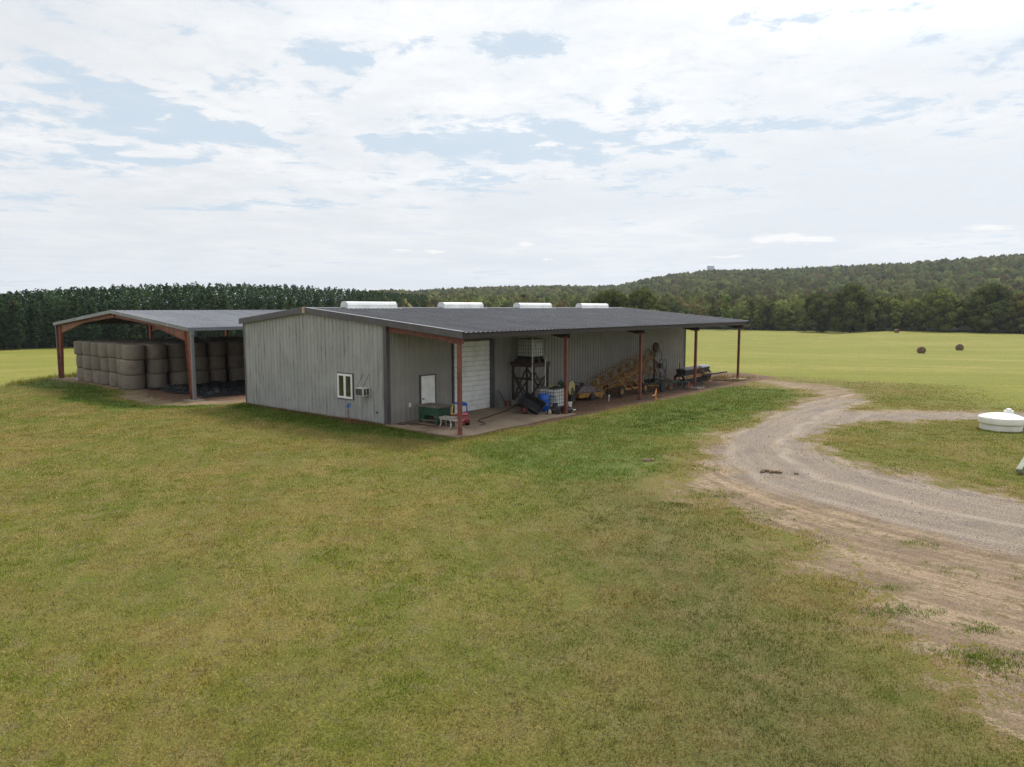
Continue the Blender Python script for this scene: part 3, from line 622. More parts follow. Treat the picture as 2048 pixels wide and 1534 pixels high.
# the woods behind: one mass
def woodmass(name, area, hfun, base_fun, per, msize, matl, lobes=3):
    Cn = []; Rd = []; Ht = []; Cl = []; LC = []; LN = []; LS = []; LT = []
    for (x, y, d) in area:
        h, r_ = hfun(d); b = base_fun(x, y, d); z = float(tz(x, y))
        for q in range(lobes):
            a_ = random.uniform(0, 6.28); o_ = r_ * (0 if q == 0 else random.uniform(.4, .75)); sz = 1 if q == 0 else random.uniform(.5, .75)
            Cn.append((x + o_ * math.cos(a_), y + o_ * math.sin(a_), z + h * (.52 if q == 0 else random.uniform(.35, .66)))); Rd.append(r_ * sz * .82); Ht.append(h * .44 * sz); Cl.append(b * random.uniform(.85, 1.18))
        nq = per(d)
        if nq:
            v = rng.normal(size=(nq, 3)); v[:, 2] = np.abs(v[:, 2]) - .3; v /= np.linalg.norm(v, axis=1)[:, None]
            LC.append(v * rng.uniform(.85, 1.12, (nq, 1)) * np.array([r_, r_, h * .5]) + np.array([x, y, z + h * .5])); LN.append(v); LS.append(np.full(nq, msize(d))); LT.append(tint(nq, b * 1.1, .18, .06))
    V, F_, c_ = blobs(np.array(Cn), np.array(Rd), np.array(Ht), np.array(Cl))
    if LC:
        V2, F2 = leaves(np.concatenate(LC), np.concatenate(LS), .3, nrm=np.concatenate(LN)); F_ = np.concatenate([F_, F2 + len(V)]); V = np.concatenate([V, V2]); c_ = np.concatenate([c_, rep4(np.concatenate(LT))])
    return link(name, npmesh(name, V, F_, matl, {'tint': c_}))
pts = []
for d0 in range(11):       # rows of pines behind the front row
    a = -.9
    while a < -.12:
        d = tl(a) + 3 + d0 * 2.8 + random.uniform(-1.4, 1.4); pts.append((a * d, d, d)); a += random.uniform(1.7, 3.0) / d
def pmass():
    C = []; Nn = []; Tn = []
    for (x, y, d) in pts:
        a = x / y; h = 15.6 * random.uniform(.95, 1.04) * np.interp(a, [-.8, -.7, -.55, -.4, -.2, -.1], [.80, .82, .93, 1.0, 1.04, .96]); n = 270
        f = rng.uniform(0.0, 1, n) ** .85; ang = rng.uniform(0, 6.283, n); rr = 2.3 * (1 - f ** 3.4) ** .8 * rng.uniform(.4, 1.05, n) + .08
        lay = np.sin(f * 60 + ang * 2) * .18
        p = np.stack([x + rr * np.cos(ang), y + rr * np.sin(ang), float(tz(x, y)) + h * f + lay], 1); C.append(p)
        Nn.append(np.stack([np.cos(ang) * .4, np.sin(ang) * .4, f * 0 + .6], 1)); Tn.append(tint(n, np.array(GP) * random.uniform(.7, 1.35), .2, .1))
    V, F_ = leaves(np.concatenate(C), .27, .2, nrm=np.concatenate(Nn))
    return link('pine_wood', npmesh('pine_wood', V, F_, M['pinel'], {'tint': rep4(np.concatenate(Tn))}))
tag(pmass(), 'dark mass of the pine wood behind its front row of trees', 'wood', kind='stuff')
def wbase(x, y, d):
    n = float(fbm(np.array([x]), np.array([y]), .02, 77, 3)[0]); k = random.random()
    b = np.array(G1) * (.65 + .45 * n)
    if k < .14: b = np.array([.105, .085, .036])
    elif k < .22: b = np.array([.12, .11, .038])
    elif k < .52: b = np.array(G2) * .68
    elif k < .54: b = np.array([.12, .085, .045])
    return b * random.choice((.62, .8, 1., 1.25, 1.5)) * .86
pts2 = []
a = -.17
for k in range(10):
    a = -.20
    while a < .9:
        d = tl(a) + 7 + k * 7.5 * (1 + k * .12) + random.uniform(-3, 3); pts2.append((a * d, d, math.hypot(a * d, d))); a += random.uniform(5, 8) / d
tag(woodmass('mixed_wood', pts2, lambda d: (random.uniform(9, 13.5), random.uniform(3.2, 5.0)), wbase, lambda d: 130, lambda d: .42, M['leaf'], 4), 'mixed broadleaf wood behind the far edge of the hay field', 'wood', kind='stuff')
pts3 = []
r = 380.
while r < 1420:
    th = math.atan(-.22 if r > 500 else -.2)
    while th < math.atan(.95):
        rr = r + random.uniform(-6, 6); yv = rr * math.cos(th); 
        if yv > tl(math.tan(th)) + 60: pts3.append((rr * math.sin(th), yv, rr))
        th += random.uniform(9., 15.) / rr
    r += 10.5 + (r - 380) * .004
tag(woodmass('hillside_wood', pts3, lambda d: (random.uniform(10, 16), random.uniform(5.0, 8.0)), wbase, lambda d: int(np.interp(d, [380, 700, 1400], [60, 24, 8])), lambda d: np.interp(d, [380, 1400], [.6, 1.2]), M['leaf'], 3), 'wooded hillside rising to the ridge on the right', 'wood', kind='stuff')
print('trees', len(pts), len(pts2), len(pts3))
# water tank on the ridge
dR = 1300; aR = .2765; hx, hy = dR * math.sin(math.atan(aR)), dR * math.cos(math.atan(aR)); hzz = float(tz(hx, hy))
wt = thing('water_tank', 'pale water tank standing among trees on the ridge line', 'water tank', (hx, hy, hzz))
MB().lathe([(0, -1), (6.2, -1), (6.2, 22.6), (6.35, 22.7), (6.35, 23.0)], 28).build('shell', mat('tank_paint', (.56, .57, .66), .5), wt, True)
MB().lathe([(6.5, 22.9), (4, 23.6), (0, 24.0)], 28).build('roof', mat('tank_roof', (.66, .68, .74), .5), wt, True)

# ------------------------------------------------------------------ ribbed sheeting
def ribline(L, sp=.305, dep=.032, start=.12, minor=True):
    "profile points (s, depth) of trapezoid-ribbed sheet"
    p = [(0, 0)]; s = start
    while s + .05 < L:
        p += [(s - .045, 0), (s - .018, dep), (s + .018, dep), (s + .045, 0)]
        for k in (sp / 3, 2 * sp / 3):
            if minor and s + k + .02 < L: p += [(s + k - .018, 0), (s + k, dep * .3), (s + k + .018, 0)]
        s += sp
    p.append((L, 0)); return [q for i, q in enumerate(p) if i == 0 or q[0] > p[i - 1][0]]
def sheet(mb, p0, dirv, L, nrm, zb, ztf):
    p0 = Vector(p0); dirv = Vector(dirv); nrm = Vector(nrm); pr = ribline(L, .305, .042); vs = []
    for s, d in pr:
        q = p0 + dirv * s + nrm * d; vs += [(q.x, q.y, zb), (q.x, q.y, ztf(s))]
    mb.add(vs, [(2 * i, 2 * i + 2, 2 * i + 3, 2 * i + 1) for i in range(len(pr) - 1)])
# local coordinates of both buildings: x = u, y = -w
BL = 30.9; ZR = 5.37; S1 = .0915; S2 = .104
def zr(w_): return ZR - (S1 * (w_ + 6) if w_ > -6 else S2 * (-6 - w_))
barn = thing('metal_barn', 'long grey ribbed metal barn with a lean-to roof on red posts and white ridge vents', 'barn', wp(0, 0), ROT)
mb = MB(); sheet(mb, (0, 12, 0), (0, -1, 0), 12, (-1, 0, 0), -.05, lambda s: zr(-12 + s) - .06); mb.build('wall', M['wall'], barn)['label'] = 'streaked grey gable wall with the window'
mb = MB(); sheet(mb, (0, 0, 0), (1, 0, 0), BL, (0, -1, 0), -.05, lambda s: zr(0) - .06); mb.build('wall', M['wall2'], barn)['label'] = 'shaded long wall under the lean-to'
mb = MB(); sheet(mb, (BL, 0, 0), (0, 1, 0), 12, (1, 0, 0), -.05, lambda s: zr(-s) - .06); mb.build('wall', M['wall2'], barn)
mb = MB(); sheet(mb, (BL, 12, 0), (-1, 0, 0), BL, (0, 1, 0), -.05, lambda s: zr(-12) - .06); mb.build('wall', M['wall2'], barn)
mb = MB().b2((-.03, -.03, -.10), (BL + .03, 12.03, -.0)); mb.build('foundation', M['conc'], barn)
# corner trims
mb = MB(); mb.b2((-.05, -.07, -.03), (-.035, .14, zr(0) - .05)); mb.b2((-.05, -.085, -.03), (.16, -.07, zr(0) - .05)); mb.build('corner_trim', M['trim'], barn)
mb = MB(); mb.b2((-.05, 11.9, -.03), (-.035, 12.05, zr(-12) - .05)); mb.b2((-.05, 12.05, -.03), (.12, 12.065, zr(-12) - .05)); mb.build('corner_trim', M['trim'], barn)
mb = MB(); mb.b2((BL - .1, -.07, -.03), (BL + .05, -.04, zr(0) - .05)); mb.build('corner_trim', M['trim'], barn)
# roof
def roofmesh(u0, u1, wl, wr, wrid, zf, th=.03):
    mb = MB(); pr = ribline(u1 - u0, .305, .04, .12, False); vs = []
    for s, d in pr:
        for w_ in (wl, wrid, wr): vs.append((u0 + s, -w_, zf(w_) + d))
    n = len(pr); fs = []
    for i in range(n - 1):
        for j in range(2): fs.append((3 * i + j, 3 * i + 3 + j, 3 * i + 4 + j, 3 * i + 1 + j))
    mb.add(vs, fs); return mb
WE = 4.95
roofmesh(-.16, BL + .35, -12.18, WE, -6, zr).build('roof', M['roof'], barn)
def underside(u0, u1, wl, wr, wrid, zf, d=.035):
    mb = MB(); mb.add([(u0, -wl, zf(wl) - d), (u1, -wl, zf(wl) - d), (u1, -wrid, zf(wrid) - d), (u0, -wrid, zf(wrid) - d), (u1, -wr, zf(wr) - d), (u0, -wr, zf(wr) - d)], [(0, 1, 2, 3), (3, 2, 4, 5)]); return mb
underside(-.1, BL + .3, -12.1, WE - .12, -6, zr).build('roof_underside', M['under'], barn)
MB().prism([(-.25, -.027), (0, 0.0), (.25, -.027), (.25, -.02), (0, .014), (-.25, -.02)], BL + .5, (-.165, 6, ZR + .042), (0, 1, 0), (0, 0, 1), (1, 0, 0)).build('ridge_cap', M['roof'], barn)
# rake trims along the gable, butting at the ridge
for u0 in (-.21, BL + .36):
    mb = MB()
    for wa, wb in ((-12.2, -6.12), (-5.88, WE + .02)):
        pl = [(wa, zr(wa) - .235), (wb, zr(wb) - .235), (wb, zr(wb) + .055), (wa, zr(wa) + .055)]
        mb.prism([(-a_, b_) for a_, b_ in pl], .045, (u0, 0, 0), (0, 1, 0), (0, 0, 1), (1, 0, 0))
        p2 = [(wa, zr(wa) + .04), (wb, zr(wb) + .04), (wb, zr(wb) + .056), (wa, zr(wa) + .056)]
        RT = mb; MB().prism([(-a_, b_) for a_, b_ in [(wa, zr(wa) + .057), (wb, zr(wb) + .057), (wb, zr(wb) + .066), (wa, zr(wa) + .066)]], .14, (u0 - .004 if u0 < 5 else u0 - .09, 0, 0), (0, 1, 0), (0, 0, 1), (1, 0, 0)).build('rake_cap', M['capglint'], barn)  # top flange in lighter metal, sky glint put into its colour
    mb.build('rake_trim', M['trim'], barn)
MB().prism([(-.11, ZR - .25), (.11, ZR - .25), (.11, ZR + .06), (0, ZR + .075), (-.11, ZR + .06)], .06, (-.225, 6, 0), (0, 1, 0), (0, 0, 1), (1, 0, 0)).build('peak_cap', M['cap'], barn)
# eave beam of the lean-to
mb = MB(); mb.b2((-.1, -(WE - .06), zr(WE) - .235), (BL + .3, -(WE - .10), zr(WE) - .035)); mb.b2((-.1, -(WE - .16), zr(WE) - .25), (BL + .3, -(WE - .06), zr(WE) - .236)); mb.build('eave_beam', M['eave'], barn)
mb = MB(); mb.b2((-.1, 12.06, zr(-12) - .22), (BL + .3, 12.13, zr(-12) - .04)); mb.build('eave_trim', M['trim'], barn)
POSTU = [.12, 7.95, 15.6, 23.1, 30.6]
for i, u in enumerate(POSTU):
    wq = 4.52
    mb = MB(); mb.b2((u - .075, -(wq + .075), .0), (u + .075, -(wq - .075), 3.93)); p = mb.build('post', M['red'], barn)
    MB().b2((u - .13, -(wq + .12), -.01), (u + .13, -(wq - .12), .02)).build('base_plate', M['dark'], p)
    b = MB(); za, zb = zr(0) - .06, zr(WE - .2) - .05
    b.prism([(0.0, za - .44), (-(WE - .2), zb - .40), (-(WE - .2), zb), (0, za)], .10, (u - .05, 0, 0), (0, 1, 0), (0, 0, 1), (1, 0, 0))
    b.prism([(-3.2, zr(3.2) - .45), (-4.2, zr(4.4) - .53), (-4.75, zr(4.4) - .53), (-4.75, zr(4.75) - .44)], .08, (u - .04, 0, 0), (0, 1, 0), (0, 0, 1), (1, 0, 0))
    b.build('rafter', M['red'] if i == 0 else M['eave'], barn)
    MB().b2((u - .11, -(wq + .10), 3.93), (u + .11, -(wq - .10), 3.96)).build('cap_plate', M['red'], p)
    if i >= 3: MB().b2((u - .55, -(wq + .5), -.04), (u + .55, -(wq - .5), .09)).build('footing', M['conc'], barn, bevel=.03)
for k in range(1, 5):        # purlins
    wq = WE * k / 5; MB().b2((0, -(wq + .03), zr(wq) - .22), (BL, -(wq - .03), zr(wq) - .05)).build('purlin', M['eave'], barn)
# ridge vents
for a_, b_ in ((2.35, 5.8), (9.65, 13.2), (17.05, 20.75), (24.75, 28.6)):
    mb = MB(); pr = [(-.30, 0), (-.30, .20), (-.25, .31), (-.12, .38), (.12, .38), (.25, .31), (.30, .20), (.30, 0)]
    mb.prism(pr, b_ - a_, (a_, 6, ZR - .02), (0, 1, 0), (0, 0, 1), (1, 0, 0))
    v = mb.build('ridge_vent', M['white'], barn)
    mb = MB()
    for e in (a_ - .012, b_ - .012): MB().prism([(x * 1.03, z * 1.02 + .005) for x, z in pr], .024, (e, 6, ZR - .02), (0, 1, 0), (0, 0, 1), (1, 0, 0)).build('end_cap', M['white'], v)
    MB().b2((a_ - .12, 5.55, ZR - .03), (b_ + .25, 6.45, ZR + .012)).build('vent_flashing', M['white'], v)
# gable window
def slab(mb, w0, w1, z0, z1, x0, x1): mb.b2((x0, -w1, z0), (x1, -w0, z1))
w0, w1, z0, z1 = -3.57, -2.42, 1.00, 2.20
win = MB(); slab(win, w0 - .05, w0 + .0, z0 - .05, z1 + .05, -.055, .0); slab(win, w1, w1 + .05, z0 - .05, z1 + .05, -.055, 0); slab(win, w0, w1, z0 - .05, z0, -.055, 0); slab(win, w0, w1, z1, z1 + .05, -.055, 0)
win = win.build('window', M['trim'], barn)
fr = MB(); mdl = (w0 + w1) / 2
for a_, b_ in ((w0, w0 + .11), (w1 - .11, w1), (mdl - .075, mdl + .075)): slab(fr, a_, b_, z0, z1, -.075, -.01)
for sa, sb in ((w0 + .11, mdl - .075), (mdl + .075, w1 - .11)): slab(fr, sa, sb, z0, z0 + .10, -.074, -.01); slab(fr, sa, sb, z1 - .10, z1, -.074, -.01)
fr.build('window_frame', M['vinyl'], win)
for sa, sb in ((w0 + .11, mdl - .075), (mdl + .075, w1 - .11)):
    g_ = MB(); slab(g_, sa, sb, z0 + .10, z1 - .10, -.045, -.04); g_.build('pane', M['glass'], win)
# personnel door
def slabl(mb, u0, u1, z0, z1, y0, y1): mb.b2((u0, y0, z0), (u1, y1, z1))
dr = MB(); slabl(dr, 2.12, 3.05, .03, 2.10, -.075, -.035); dr = dr.build('door', M['doorw'], barn)
fm = MB(); slabl(fm, 2.05, 2.115, .0, 2.16, -.09, -.0); slabl(fm, 3.055, 3.12, 0, 2.16, -.09, 0); slabl(fm, 2.115, 3.055, 2.105, 2.16, -.09, 0); fm.build('door_frame', M['trim'], dr)
MB().cyl((2.20, -.14, 1.0), (2.20, -.075, 1.0), .03).bar((2.2, -.14, 1.0), (2.32, -.14, 1.0), .02, .02).build('door_handle', M['dark'], dr)
mb = MB()
for z in (.35, 1.1, 1.85): mb.b2((3.03, -.098, z - .05), (3.07, -.09, z + .05))
mb.build('hinge', M['dark'], dr)
# roll-up door with horizontal sections
ra, rb, rt = 4.42, 7.16, 3.64
rd = MB()
nS = 14; hS = rt / nS
for k in range(nS):
    z = .03 + k * hS
    rd.prism([(0, 0), (-.035, .012), (-.035, hS - .035), (-.012, hS - .012), (0, hS - .008)], rb - ra, (ra, -.045, z), (0, 1, 0), (0, 0, 1), (1, 0, 0))
rd = rd.build('overhead_door', M['doorw'], barn)
fm = MB(); slabl(fm, ra - .10, ra - .005, 0, rt + .13, -.10, 0); slabl(fm, rb + .005, rb + .30, 0, rt + .13, -.17, 0); slabl(fm, ra - .004, rb + .004, rt + .035, rt + .13, -.10, 0); fm.build('door_frame', M['trim'], rd)
# outlet, small pipe stub
MB().b2((1.33, -.07, .68), (1.45, -.035, .88)).build('outlet_box', M['vinyl'], barn, bevel=.01)
MB().cyl((-.09, .62, .52), (-.0, .62, .52), .045).build('pipe_stub', M['dark'], barn)
# ------------------------------------------------------------------ concrete pad under the lean-to
def pad_mat():
    m = mat('pad_concrete', (.30, .225, .155), .85, 0, .22, .8, (.16, .095, .06), .8, .25, 30); return m
mb = MB(); pl = [(-.3, 0.0), (-.25, -4.7), (.6, -4.95), (2.2, -4.8), (4, -4.9), (6.2, -4.75), (8.3, -4.9), (8.5, -3), (8.35, -.0)]
mb.prism(pl, .05, wp(0, 0, -.03) , (Ud[0], Ud[1], 0), (-Wd[0], -Wd[1], 0), (0, 0, 1)); pad = mb.build('concrete_pad', pad_mat()); tag(pad, kind='structure')

# ------------------------------------------------------------------ hay shed
SU0, SU1, SWN, SWF, SWR = -1.45, 25.2, -15.45, -36.15, -25.8; SZR, SZE = 5.20, 4.24
def zs(w_): return SZR - (SZR - SZE) * abs(w_ - SWR) / (SWN - SWR)
shed = thing('hay_shed', 'open-sided pole hay shed with light metal roof and tapered rust-red steel frames', 'shed', wp(0, 0), ROT)
roofmesh(SU0 - .1, SU1, SWF - .15, SWN + .15, SWR, zs).build('roof', M['roof2'], shed)
underside(SU0, SU1, SWF, SWN, SWR, zs).build('roof_underside', M['under'], shed)
mb = MB()
for wa, wb in ((SWF - .2, SWR), (SWR + .001, SWN + .2)):
    pl = [(wa, zs(wa) - .17), (wb, zs(wb) - .17), (wb, zs(wb) + .05), (wa, zs(wa) + .05)]
    mb.prism([(-a_, b_) for a_, b_ in pl], .05, (SU0 - .16, 0, 0), (0, 1, 0), (0, 0, 1), (1, 0, 0))
mb.build('rake_trim', M['roof2'], shed)
for wq in (SWN + .16, SWF - .21): MB().b2((SU0 - .1, -(wq + .05), zs(SWN) - .17), (SU1, -wq, zs(SWN) + .02)).build('eave_trim', M['roof2'], shed)
FU = [SU0 + .02, 5.25, 11.95, 18.5, 25.0]
for i, u in enumerate(FU):
    for sgn, wq in ((1, SWN), (-1, SWF)):
        ws = -wq  # local y of outer flange
        k = 1 if sgn == 1 else -1           # inward is +y for near side (w decreasing)
        y_in = lambda d: ws + k * d
        top = zs(wq) - .2
        mb = MB(); mb.prism([(y_in(.0), -.03), (y_in(.26), -.03), (y_in(.62), top - .50), (y_in(.62), top), (y_in(0), top)], .02, (u + .09, 0, 0), (0, 1, 0), (0, 0, 1), (1, 0, 0))
        def fl(mb, A_, B_, t=.02): mb.bar((u + .1, A_[0], A_[1]), (u + .1, B_[0], B_[1]), .2, t, up=(0, 1, 0) if abs(A_[0] - B_[0]) < abs(A_[1] - B_[1]) else (0, 0, 1))
        fl(mb, (y_in(-.01), -.03), (y_in(-.01), top)); fl(mb, (y_in(.27), -.03), (y_in(.63), top - .50)); fl(mb, (y_in(.64), top - .5), (y_in(.64), top - .02))
        p = mb.build('frame_column', M['redb'], shed)
        mb = MB(); yr = -SWR
        mb.prism([(y_in(.66), top - .55), (y_in(.66), top + .02), (yr, SZR - .14), (yr, SZR - .42), (yr - k * 5.2, SZR - .84)], .02, (u + .09, 0, 0), (0, 1, 0), (0, 0, 1), (1, 0, 0))
        fl(mb, (y_in(.66), top - .56), (yr - k * 5.2, SZR - .85)); fl(mb, (yr - k * 5.2, SZR - .85), (yr, SZR - .43)); fl(mb, (y_in(.66), top + .03), (yr, SZR - .13))
        if sgn == 1: mb.b2((u, yr - .03, SZR - .43), (u + .2, yr + .03, SZR - .13))
        mb.build('frame_rafter', M['redb'], shed)
for wq in np.linspace(SWF + 1, SWN - 1, 13): MB().b2((SU0, -(wq + .03), zs(wq) - .16), (SU1, -(wq - .03), zs(wq) - .05)).build('purlin', M['under'], shed)
# downspouts on the gable-end columns
for wq, k in ((SWN, -1), (SWF, 1)):
    y = -wq + k * .14; mb = MB().b2((SU0 - .02, y - .09, .0), (SU0 + .14, y + .06, zs(SWN) - .42)).b2((SU0 - .04, y - .16, zs(SWN) - .42), (SU0 + .16, y + .1, zs(SWN) - .19))
    mb.build('downspout', M['roof2'] if k == -1 else M['trim'], shed)
for wq in (SWN, SWF): MB().b2((SU0 - .3, -wq - .45, -.06), (SU0 + .5, -wq + .6, .035)).build('footing', M['conc'], shed, bevel=.03)

# ------------------------------------------------------------------ hay bales
def bale_mesh(seed):
    r_ = np.random.default_rng(seed); prof = [(0, 0), (.60, 0), (.66, .03), (.685, .12)]
    n = 30; mz = 7; mb = MB(); rows = []
    for i, (r, z) in enumerate([(0.02, 0), (.62, 0), (.675, .02), (.692, .08), (.70, .35), (.705, .5), (.70, .68), (.688, .88), (.668, .955), (.61, .985), (.3, 1.0), (.02, .99)]):
        rows.append([( (r * (1 + .012 * math.sin(5 * k + i)) + (r_.normal() * .008 if r > .1 else 0)) * math.cos(2 * math.pi * k / n), (r + (r_.normal() * .008 if r > .1 else 0)) * math.sin(2 * math.pi * k / n), z + r_.normal() * .004) for k in range(n)])
    vs = [v for rw in rows for v in rw]; fs = [(i * n + k, i * n + (k + 1) % n, (i + 1) * n + (k + 1) % n, (i + 1) * n + k) for i in range(len(rows) - 1) for k in range(n)]
    fs += [tuple(range(n)), tuple((len(rows) - 1) * n + k for k in range(n))[::-1]]
    me = bpy.data.meshes.new('hay_bale'); me.from_pydata(vs, [], fs); me.polygons.foreach_set('use_smooth', [True] * len(fs)); me.update(); me.materials.append(M['hay']); return me
BM = [bale_mesh(i) for i in range(5)]
tier = ['bottom', 'middle', 'top']; nth = ['corner', 'second', 'third', 'fourth', 'fifth', 'sixth', 'seventh', 'eighth', 'ninth']
for i in range(9):
    for j in range(7):
        for k in range(3):
            jx, jy = random.uniform(-.08, .08), random.uniform(-.07, .07)
            if k == 0 or True: ox, oy = jx, jy
            us = [-.95, .5, 2.0, 3.4, 4.8, 6.2, 7.6, 9.0, 10.4][i] + (.25 if j > 0 and i == 0 else 0) + (.22 * (j % 2) if i > 0 else 0); wsn = -24.35 - 1.41 * j + (.1 if i % 2 and j == 0 else 0)
            if i == 5 and k == 0 and j == 0: us += .3
            o = bpy.data.objects.new('hay_bale', BM[random.randrange(5)]); COL.objects.link(o)
            o.location = wp(us + ox, wsn + oy, k * .985 + .005); s = random.uniform(.965, 1.01) * (.985 if i or j else 1.04); o.scale = (s, s, .985)
            o.rotation_euler = (random.uniform(-.012, .012), random.uniform(-.012, .012), random.uniform(0, 6.28))
            if i == 0 and j == 0: lb = f'{tier[k]} grey hay bale of the nearest corner stack in the open hay shed'
            elif i == 0: lb = f'{tier[k]} hay bale, {nth[j]} stack from the corner in the lit row facing the lawn'
            elif j == 0: lb = f'{tier[k]} hay bale, {nth[i]} stack from the corner in the dim row under the eave'
            else: lb = 'hay bale packed deep in the block behind the outer stacks of the hay shed'
            tag(o, lb, 'hay bale', 'round hay bales stacked three high in the hay shed')
# three bales lying out in the field
fb = MB(); fb.lathe([(.02, -.62), (.62, -.62), (.70, -.57), (.72, -.3), (.725, 0), (.72, .3), (.70, .57), (.62, .62), (.02, .62)], 30, (0, 0, 0), Matrix.Rotation(R(90), 3, 'X'))
fbo = fb.build('hay_bale', M['hayf'], None, True)
for k, (a, d, rz, lb) in enumerate(((.5765, 133, .15, 'brown round hay bale alone in the field, nearer and left of its neighbour'), (.6300, 143, .1, 'brown round hay bale in the field, right of its neighbour'), (.5405, 243, .3, 'smallest and farthest round hay bale at the far edge of the field'))):
    o = fbo if k == 0 else fbo.copy()
    if k: COL.objects.link(o)
    o.location = (a * d, d, float(tz(a * d, d)) + .55); o.rotation_euler = (0, 0, rz + math.atan(-a)); tag(o, lb, 'hay bale', 'round hay bales lying in the field')
# plastic sheeting on the shed floor
def crumple(name, u0, u1, w0_, w1_, n, amp, m_, label, seed, cat='tarp', sp=9.):
    us = np.linspace(u0, u1, n); ws_ = np.linspace(w0_, w1_, n); U2, W2 = np.meshgrid(us, ws_); e = 1 - np.maximum(np.abs(2 * (U2 - u0) / (u1 - u0) - 1), np.abs(2 * (W2 - w0_) / (w1_ - w0_) - 1))
    U2 = U2 + (fbm(U2, W2, 1.1, seed + 3) - .5) * 1.3; W2 = W2 + (fbm(U2, W2, 1.3, seed + 4) - .5) * 1.3
    z = .02 + np.abs(fbm(U2, W2, 2.2, seed, 5) - .5) * amp * 2 * np.clip(e * 6, 0, 1) + .01
    V = np.array([list(wp(a_, b_, c_)) for a_, b_, c_ in zip(U2.ravel(), W2.ravel(), z.ravel())]); ix = np.arange(n * n).reshape(n, n)
    o = link(name, npmesh(name, V, np.stack([ix[:-1, :-1], ix[:-1, 1:], ix[1:, 1:], ix[1:, :-1]], -1).reshape(-1, 4), m_)); return tag(o, label, cat)
crumple('plastic_sheet', -.4, 8.5, -22.9, -16.2, 90, .55, M['tarp'], 'crumpled black plastic sheeting spread on the hay shed floor', 3)
crumple('plastic_scrap', 2.6, 4.0, -16.6, -15.6, 26, .5, M['tarpw'], 'pale torn plastic scrap at the edge of the black sheeting by the barn corner', 9)
crumple('plastic_scrap', -1.2, -.7, -33.9, -33.2, 14, .6, M['tarpw'], 'small white plastic scrap at the foot of the left end bale stack', 12)

# ------------------------------------------------------------------ things round the barn
def at(name, label, cat, u, w_, z=0., rz=0., group=None): return thing(name, label, cat, wp(u, w_, z), ROT + rz, group)
# air conditioner hung on chains on the gable (rests on the wall, a thing of its own)
ac = at('air_conditioner', 'window air conditioner hung by chains on the gable wall beside the window', 'air conditioner', -.03, -1.42, 1.27)
MB().b2((-.44, -.28, .0), (0, .28, .39)).build('casing', M['acbody'], ac, bevel=.01)
MB().b2((-.455, -.235, .04), (-.441, .235, .35)).build('grille', M['grille'], ac)
mb = MB()
for x in (-.37, -.20): mb.b2((x, -.292, .05), (x + .12, -.281, .34))
mb.build('side_vent', M['grille'], ac)
mb = MB(); mb.bar((-.40, .2, .39), (-.01, .2, 1.02), .018, .018).bar((-.40, -.24, .39), (-.01, -.24, 1.02), .018, .018); mb.build('chain', M['cage'], ac)
# yard hydrant
hy_ = at('yard_hydrant', 'blue-headed yard hydrant on a rusty pipe below the gable window', 'hydrant', -.62, -2.05)
MB().cyl((0, 0, -.05), (0, 0, .72), .025).build('pipe', M['redb'], hy_)
MB().cyl((0, 0, .68), (0, 0, .88), .05).bar((0, 0, .84), (0, -.16, .90), .03, .04).bar((0, -.16, .92), (0, -.17, .74), .025, .03).cyl((0, 0, .76), (0, .16, .70), .028).build('head', M['hblue'], hy_)
# workbench
wb = at('workbench', 'dark green wooden workbench with a weathered top in front of the white door', 'workbench', 1.72, 1.30)
MB().b2((-.47, -.78, .80), (.52, .70, .86)).build('top', M['wood'], wb, bevel=.008)
mb = MB(); mb.b2((-.40, -.68, .42), (-.36, .60, .799)); mb.b2((.38, -.68, .42), (.42, .60, .799)); mb.b2((-.359, -.68, .42), (.379, -.64, .799)); mb.b2((-.359, .56, .42), (.379, .60, .799)); mb.build('apron', M['green'], wb)
for x in (-.395, .30):
    for y in (-.67, .48): MB().b2((x + .002, y + .001, .02), (x + .11, y + .11, .419)).build('leg', M['green'], wb)
MB().b2((-.36, -.66, .16), (.38, .58, .19)).build('shelf', M['wood'], wb)
MB().b2((-.355, .25, .191), (.30, .55, .43)).build('panel', M['green'], wb)
# small low bench
sb = at('low_table', 'small weathered whitish table between the green workbench and the red toy car', 'table', 1.34, 2.64, 0, .15)
MB().b2((-.26, -.36, .44), (.26, .36, .475)).build('top', M['chair'], sb, bevel=.006)
mb = MB(); mb.b2((-.22, -.32, .36), (-.20, .32, .439)); mb.b2((.20, -.32, .36), (.22, .32, .439)); mb.build('apron', M['chair'], sb)
for x in (-.21, .21):
    for y in (-.28, .28): MB().tube([(x, y, .40), (x * .9, y * .92, .22), (x * 1.15, y * 1.1, .02)], [.038, .026, .022], 8).build('leg', M['chair'], sb)
cs = at('side_table', 'small white side table with curved splayed legs beside the first red post', 'table', 1.05, 3.42, 0, .1)
MB().b2((-.24, -.27, .42), (.24, .27, .45)).build('top', M['chair'], cs, bevel=.006)
for x in (-1, 1):
    for y in (-1, 1): MB().tube([(x * .19, y * .22, .42), (x * .15, y * .17, .30), (x * .14, y * .16, .18), (x * .20, y * .23, .05), (x * .25, y * .28, .01)], [.03, .028, .02, .018, .022], 8).build('leg', M['chair'], cs)
